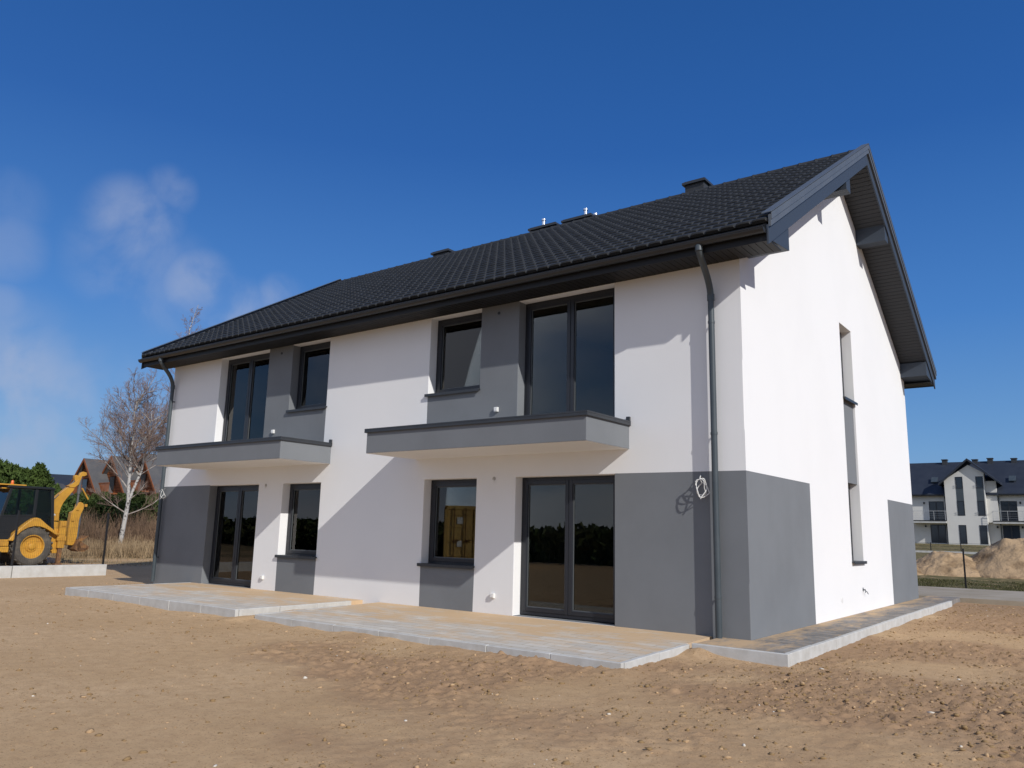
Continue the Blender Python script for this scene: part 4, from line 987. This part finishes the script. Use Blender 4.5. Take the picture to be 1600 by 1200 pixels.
brush('dry_grass', 'tall dry straw-coloured stalks on the rough ground behind the mesh fence', -40, 270, 40, 57, 15000, .12, .5, 'dry', 301)
brush('bare_brush', 'bare reddish-brown brushwood in front of the dark hedge', 60, 275, 50, 57, 9000, .5, 1.5, 'brush', 302, .009)
brush('rough_grass', 'thin straw-coloured tufts on the ground around the birch', -60, 290, 33, 52, 3500, .03, .10, 'dry', 303, .012)

# timber houses
def timber_house(px, py, dist, ang, hw, slope, ln, label, found=True):
    p, rz_ = cam_frame(px, dist); z0 = hz(p.x, p.y); T = empty('timber_house', (p.x, p.y, z0), label, 'house', 'timber houses behind the hedge', rz_+ang)
    H_ = h_for(px, py, dist); ez = H_-hw*slope            # local: x along the ridge, gable at x = 0, y across
    k = MB(); k.prism([(0.4, -hw+.25, -.4), (0.4, hw-.25, -.4), (0.4, hw-.25, ez+.1), (0.4, 0, H_-.25), (0.4, -hw+.25, ez+.1)], (ln-.8, 0, 0)); T_w = k.build('wall', 'wood', T)
    k = MB()
    for i in range(1, 26): z = .0+i*.26; k.box(.375, .399, -max(.05, min(hw-.3, (H_-.35-z)/slope)), max(.05, min(hw-.3, (H_-.35-z)/slope)), z, z+.022) if z < H_-.8 else None
    k.build('board_joints', 'woodd', T_w)
    k = MB()
    for s in (1, -1):
        k.prism([(0, 0, H_), (0, s*(hw+.35), ez-.35*slope), (0, s*(hw+.35), ez-.35*slope-.18), (0, 0, H_-.18)], (ln, 0, 0))
    rf = k.build('roof', 'groof', T)
    k = MB()
    for s in (1, -1): k.prism([(-.05, 0, H_+.02), (-.05, s*(hw+.38), ez-.38*slope+.02), (-.05, s*(hw+.38), ez-.38*slope-.26), (-.05, 0, H_-.28)], (.049, 0, 0))
    k.build('barge_board', 'wood', rf)
    for (ya, yb, za, zb) in ((-.55, .55, H_-3.3, H_-1.9), (-1.9, -.9, .9, 2.2), (.9, 1.9, .9, 2.2)):
        k = MB(); ring(k, Matrix.Identity(4), 0, 1, 0, 1, .01, 0, .01) if False else None
        k.box(.33, .374, ya, yb, za, zb, 0); w_ = k.build('window', 'woodd', T); k = MB(); k.box(.31, .329, ya+.1, yb-.1, za+.1, zb-.1); k.build('pane', 'dglass', w_)
    k = MB(); zb = H_-3.55; k.box(-.7, .37, -1.7, 1.7, zb-.12, zb); k.box(-.7, -.64, -1.7, 1.7, zb+.85, zb+.95)
    for j in range(18): y = -1.68+j*.195; k.box(-.69, -.65, y, y+.06, zb, zb+.85)
    k.build('balcony', 'wood', T)
timber_house(115, 715, 86, R(24), 3.5, 1.05, 9, 'red-brown timber house with grey roof, leftmost of the three behind the hedge')
timber_house(158, 711, 84, R(24), 3.5, 1.05, 9, 'middle red-brown timber house, its gable left of the birch trunk')
timber_house(207, 707, 82, R(24), 3.5, 1.05, 9, 'timber house with grey roof seen between the birch fork and the white house')
# dark roofed houses far left
def plain_house(px, py, dist, ang, hw, slope, ln, label, wall='cream', roof_m='broof'):
    p, rz_ = cam_frame(px, dist); T = empty('village_house', (p.x, p.y, hz(p.x, p.y)), label, 'house', None, rz_+ang)
    H_ = h_for(px, py, dist); ez = H_-hw*slope
    k = MB(); k.prism([(0.3, -hw+.25, -.5), (0.3, hw-.25, -.5), (0.3, hw-.25, ez+.05), (0.3, 0, H_-.2), (0.3, -hw+.25, ez+.05)], (ln-.6, 0, 0)); k.build('wall', wall, T)
    k = MB()
    for s in (1, -1): k.prism([(0, 0, H_), (0, s*(hw+.35), ez-.35*slope), (0, s*(hw+.35), ez-.35*slope-.15), (0, 0, H_-.15)], (ln, 0, 0))
    k.build('roof', roof_m, T)
    for (xa, xb) in ((ln*.25, ln*.25+1), (ln*.6, ln*.6+1)):
        k = MB(); k.box(xa, xb, -hw+.2, -hw+.24, .9, 2.2); k.build('window', 'dglass', T)
    k = MB(); k.box(.24, .29, -.6, .6, H_-2.6, H_-1.5) if H_ > 4 else None
    if k.v: k.build('window', 'dglass', T)
plain_house(14, 737, 112, R(3), 5.0, .62, 11.5, 'long low house under a dark blue-grey roof behind the evergreens')
plain_house(63, 752, 74, R(70), 1.6, .9, 3.2, 'small cream gabled outbuilding showing above the evergreens', 'cream', 'groof')

# ------------------------------------------------------------------ right side: apartment house, low fence, soil heaps
AB = empty('apartment_house', (-8.9, 97, hz(-8.9, 97)), 'white two-storey apartment house with dark roof and gabled bay behind the soil heaps', 'apartment building')
def ap(mb, name, m, parent=AB, **k):
    o = mb.build(name, m, parent, **k)
    if parent == AB: o.location = -Vector(AB.location)
    return o
yF, yB, yA = 97.0, 108.0, 96.0
k = MB(); k.prism([(-24, yF, .2), (-24, yB, .2), (-24, yB, 7.4), (-24, (yF+yB)/2, 11.0), (-24, yF, 7.4)], (34, 0, 0)); ap(k, 'wall', 'cream')
k = MB(); k.prism([(-24.5, yF-.55, 7.12), (-24.5, (yF+yB)/2, 11.45), (-24.5, yB+.55, 7.12), (-24.5, yB+.55, 6.92), (-24.5, (yF+yB)/2, 11.25), (-24.5, yF-.55, 6.92)], (35, 0, 0)); rf = ap(k, 'roof', 'broof')
k = MB(); k.box(-24.5, -11.95, yF-.68, yF-.56, 6.9, 7.05); ap(k, 'gutter', 'dark'); k = MB(); k.box(-6.1, 10.5, yF-.68, yF-.56, 6.9, 7.05); ap(k, 'gutter', 'dark')
# bay with its own gable
k = MB(); k.prism([(-11.62, yA, .2), (-7.45, yA, .2), (-7.45, yA, 9.55), (-9.0, yA, 10.5), (-11.62, yA, 8.75)], (0, 1.2, 0)); k.box(-7.449, -6.35, yF-.35, yF-.001, .2+3.6, 8.6); ap(k, 'bay_wall', 'cream')
k = MB()
for s in (1, -1): k.prism([(-9.0, yA-.5, 11.25), (-9.0+s*3.2, yA-.5, 8.35), (-9.0+s*3.2, yA-.5, 8.12), (-9.0, yA-.5, 11.0)], (0, 4.2, 0))
ap(k, 'bay_roof', 'broof')
def ap_win(xa, xb, za, zb, y, n=1, grey=None, lab=None):
    k = MB(); ring(k, Matrix.Identity(4), xa, xb, za, zb, .09, y-.03, y+.05)
    if n == 2: k.box((xa+xb)/2-.07, (xa+xb)/2+.07, y-.025, y+.05, za+.09, zb-.09)
    w_ = ap(k, 'window', 'frame'); 
    k = MB(); k.box(xa+.08, xb-.08, y-.01, y-.002, za+.08, zb-.08); o = ap(k, 'pane', 'dglass', w_)
    return w_
for xa in (-10.42, -8.32):
    ap_win(xa, xa+.76, 7.72, 9.12, yA-.001); ap_win(xa, xa+.76, 4.56, 6.28, yA-.001)
    k = MB(); k.box(xa, xa+.76, yA-.02, yA-.001, 6.281, 7.719); ap(k, 'infill_panel', 'pipe')
    ap_win(xa, xa+.76, 1.30, 3.47, yA-.001)
    for z in (4.75, 4.95, 7.9, 8.1):
        k = MB(); k.box(xa-.15, xa+.05, yA-.10, yA-.05, z, z+.03); ap(k, 'bracket', 'steelpost')
for xa in (-13.6, -6.1, -17.9, -1.6):
    ap_win(xa, xa+1.62, 4.03, 6.28, yF-.001, 2); ap_win(xa, xa+1.66, 1.33, 3.5, yF-.001, 2)
    for xl in (xa-.5, xa+1.95):
        for z in (6.08, 3.3):
            k = MB(); k.box(xl-.08, xl+.08, yF-.16, yF-.001, z-.12, z+.12); ap(k, 'wall_lamp', 'mblack')
for xa, xb in ((-15.35, -11.65), (-6.85, -2.4), (-20, -16.2), (-1.9, 2.4)):
    k = MB(); k.box(xa, xb, yF-1.5, yF-.001, 3.66, 3.90); b_ = ap(k, 'balcony', 'conc'); k = MB(); k.box(xa-.03, xb+.03, yF-1.54, yF-.002, 3.901, 3.98); ap(k, 'balcony_edge', 'dark', b_)
    k = MB(); k.box(xa, xb, yF-1.48, yF-1.44, 5.05, 5.10); nP = int((xb-xa)/1.2)+1
    for j in range(nP): x = xa+.02+(xb-xa-.08)*j/(nP-1); k.box(x, x+.04, yF-1.48, yF-1.44, 3.98, 5.05)
    for j in range(3): k.box(xa, xb, yF-1.465, yF-1.455, 4.25+j*.25, 4.26+j*.25)
    k.box(xa, xa+.04, yF-1.44, yF-.01, 5.05, 5.10); k.box(xb-.04, xb, yF-1.44, yF-.01, 5.05, 5.10); ap(k, 'railing', 'steelpost', b_)
for x in (-13.4, -5.2):
    k = MB(); k.prism([(x, yF+1.3, 8.62), (x+.7, yF+1.3, 8.62), (x+.7, yF+2.1, 9.25), (x, yF+2.1, 9.25)], (0, -.06, .10)); ap(k, 'roof_window', 'pipe')
for x, zt in ((-12.3, 11.8), (-7.3, 11.8), (-4.8, 11.7), (-8.95, 11.7)):
    k = MB(); k.box(x-.28, x+.28, 102.0, 102.8, 10.6, zt-.1); k.box(x-.35, x+.35, 101.93, 102.87, zt-.099, zt); ap(k, 'chimney', 'chim')
for x in (-11.8, -6.25):
    k = MB(); k.tube([(x, yF-.62, 6.95), (x, yF-.1, 6.6), (x, yF-.1, 1.3)], .06, 8); ap(k, 'downpipe', 'pipe', smooth=True)
# low fence in front of it
FF = empty('low_fence', (-10, 63, hz(-10, 63)), 'low fence on a pale concrete strip in front of the apartment house', 'fence')
k = MB(); k.box(-24, -3.2, 62.9, 63.1, -.2, hz(-8, 63)+.16); addp(k, 'concrete_strip', 'conc', FF)
for i in range(10):
    x = -23.5+i*2.2; z = hz(x, 63); kk = MB(); kk.box(x-.03, x+.03, 62.97, 63.03, z, z+.85); addp(kk, 'post', 'mblack', FF)
for dz in (.28, .52, .78):
    kk = MB(); z = hz(-12, 63)+dz
    for xa in np.arange(-23.5, -4, 2.2): kk.box(xa+.031, xa+2.169, 62.985, 63.015, z, z+.02)
    addp(kk, 'rail', 'mblack', FF)
# black fence posts on the strip of grass beyond the road
for x, lb in ((.05, 'black fence post on the grass strip beyond the road, in front of the soil heaps'), (3.4, 'black fence post beyond the road, outside the right edge'), (-3.3, 'black fence post beyond the road, hidden by the gable')):
    k = MB(); z = hz(x, 19.6); k.box(-.025, .025, -.025, .025, -.2, 1.36); k.box(-.03, .03, -.03, .03, 1.361, 1.375); k.box(-.028, .028, -.06, -.026, .95, 1.0); k.box(-.028, .028, -.06, -.026, .4, .45)
    o = k.build('fence_post', 'black'); o.location = (x, 19.6, z); tag(o, lb, 'post', 'fence posts beyond the road')
# soil heaps
def heap(cx_, cy_, rx, ry, hgt, seed, label, skew=0):
    n = 90; g = np.linspace(-1, 1, n); a, b = np.meshgrid(g, g); r_ = np.hypot(a, b); X_ = cx_+a*rx; Y_ = cy_+b*ry
    pr = np.clip(1-r_, 0, 1)
    zz = hgt*np.clip(pr*1.35, 0, 1.0)**1.05*(1+.5*(fbm(X_*.6+seed, Y_*.6, seed, 4)-.5)) + skew*a*pr + .22*(fbm(X_*1.9, Y_*1.9, seed+5, 4)-.5)*sstep(0, .2, pr) + .10*np.clip(fbm(X_*5, Y_*5, seed+9, 2)-.55, 0, 1)*sstep(0, .2, pr)
    zb = height(X_, Y_); Z_ = np.where(r_ > .98, zb-.15, zb+zz-.03)
    co2 = np.stack([X_-cx_, Y_-cy_, Z_-hz(cx_, cy_)], -1).reshape(-1, 3); id_ = np.arange(n*n).reshape(n, n); q2 = np.stack([id_[:-1, :-1], id_[:-1, 1:], id_[1:, 1:], id_[1:, :-1]], -1).reshape(-1, 4)
    o = bpy.data.objects.new('soil_heap', fast_mesh('soil_heap', co2, q2, [M_['heap']])); C.objects.link(o); o.location = (cx_, cy_, hz(cx_, cy_)); tag(o, label, 'soil heap', 'soil heaps beyond the road')
M_['heap'] = mat('heaped_soil', (.42, .295, .175), .95, .1, noise=(.9, tuple(c*.45 for c in SAND3), .48, .68), bump=(9, .9, .05))
heap(.5, 34.5, 3.7, 3.8, 1.55, 501, 'largest sandy soil heap, right of the gable in front of the apartment house', .25)
heap(5.6, 35, 4.6, 4.0, 1.35, 502, 'sandy soil heap at the right edge of the picture', -.1)
heap(-2.4, 33.0, 2.4, 2.6, 1.0, 503, 'medium soil heap between the gable and the largest heap')
heap(-4.9, 31.0, 1.9, 2.2, .95, 504, 'small soil heap showing just beside the grey corner of the house')
brush('heap_grass', 'short grass on the strip between the road and the soil heaps', 1380, 1640, 31.2, 39, 7000, .02, .05, 'olive', 305, .010)

# ------------------------------------------------------------------ behind and beside the camera (mirrored in the panes)
SC = empty('shipping_container', (-17.6, -14.6, hz(-17.6, -14.6)), 'ochre shipping container with locking bars, mirrored in the ground floor window', 'container', None, R(-42))
k = MB(); Lc, Wc, Hc = 6.06, 2.44, 2.59
k.box(-Wc/2, Wc/2, -Lc, -.05, 0.15, .3)
for s in (-1, 1):      # corrugated sides
    n = 44; prev = None; pts = []
    for i in range(n+1):
        y = -Lc+.1+(Lc-.2)*i/n; x = s*(Wc/2-(.036 if (i//2) % 2 else 0)); pts.append((x, y))
    for a, b in zip(pts, pts[1:]): k.poly([(a[0], a[1], .15), (b[0], b[1], .15), (b[0], b[1], Hc), (a[0], a[1], Hc)])
for x in (-Wc/2, Wc/2-.1):
    for y in (-Lc, -.1): k.box(x, x+.1, y, y+.1, .0, Hc)
k.box(-Wc/2, Wc/2, -Lc, -.0, Hc-.02, Hc+.02); k.box(-Wc/2, Wc/2, -.1, 0, Hc-.14, Hc-.021); k.box(-Wc/2, Wc/2, -.1, 0, .02, .16); k.box(-Wc/2, Wc/2, -Lc, -Lc+.06, .0, Hc-.021)
k.build('body', 'container', SC)
for s in (-1, 1):
    k = MB(); xa, xb = (.02, Wc/2-.11) if s > 0 else (-Wc/2+.11, -.02); k.box(xa, xb, -.06, -.02, .17, Hc-.15)
    for z in (.5, 1.1, 1.7, 2.2): k.box(xa+.03, xb-.03, -.019, -.005, z, z+.05)
    d_ = k.build('door', 'container', SC)
    for xx in (xa+.3, xb-.3):
        k = MB(); k.tube([(xx, .03, .1), (xx, .03, Hc-.05)], .02, 8); k.box(xx-.03, xx+.25, .02, .05, 1.15, 1.19); k.build('lock_bar', 'woodd', d_)
    k = MB(); k.box((xa+xb)/2-.12, (xa+xb)/2+.12, -.004, .0, 1.85, 2.12); k.box((xa+xb)/2-.1, (xa+xb)/2+.1, -.004, .0, .9, 1.15); k.build('placard', 'paleplate', d_)
brushw = np.random.default_rng(77)
def thicket(name, label, segs, n, h, size, m_, seed):
    r2 = np.random.default_rng(seed); i = r2.integers(0, len(segs), n); S = np.array(segs); t = r2.random(n)
    x = S[i, 0]+(S[i, 2]-S[i, 0])*t+r2.normal(0, 1.1, n); y = S[i, 1]+(S[i, 3]-S[i, 1])*t+r2.normal(0, 1.1, n)
    top = h*(.65+.6*fbm(x*.25, y*.25, seed, 3)); z = height(x, y, False)+r2.random(n)*top
    c = np.stack([x, y, z], -1); u = r2.normal(size=(n, 3)); u /= np.linalg.norm(u, axis=1)[:, None]; v = r2.normal(size=(n, 3)); v -= (v*u).sum(1)[:, None]*u; v /= np.linalg.norm(v, axis=1)[:, None]
    s = size*r2.uniform(.5, 1.3, n)[:, None]; P = np.stack([c-u*s*.6-v*s*.3, c-u*s*.6+v*s*.3, c+u*s*.7+v*s*.15, c+u*s*.7-v*s*.15], 1).reshape(-1, 3)
    o = bpy.data.objects.new(name, fast_mesh(name, P, np.arange(n*4).reshape(-1, 4), [M_[m_]], False)); C.objects.link(o); tag(o, label, 'thicket', kind='stuff')
thicket('thicket', 'dark evergreen thicket behind the camera, seen only as a reflection in the panes', [(-70, -22, -24, -26), (-24, -26, 0, -27), (0, -27, 20, -34)], 22000, 2.0, .42, 'leafh', 88)
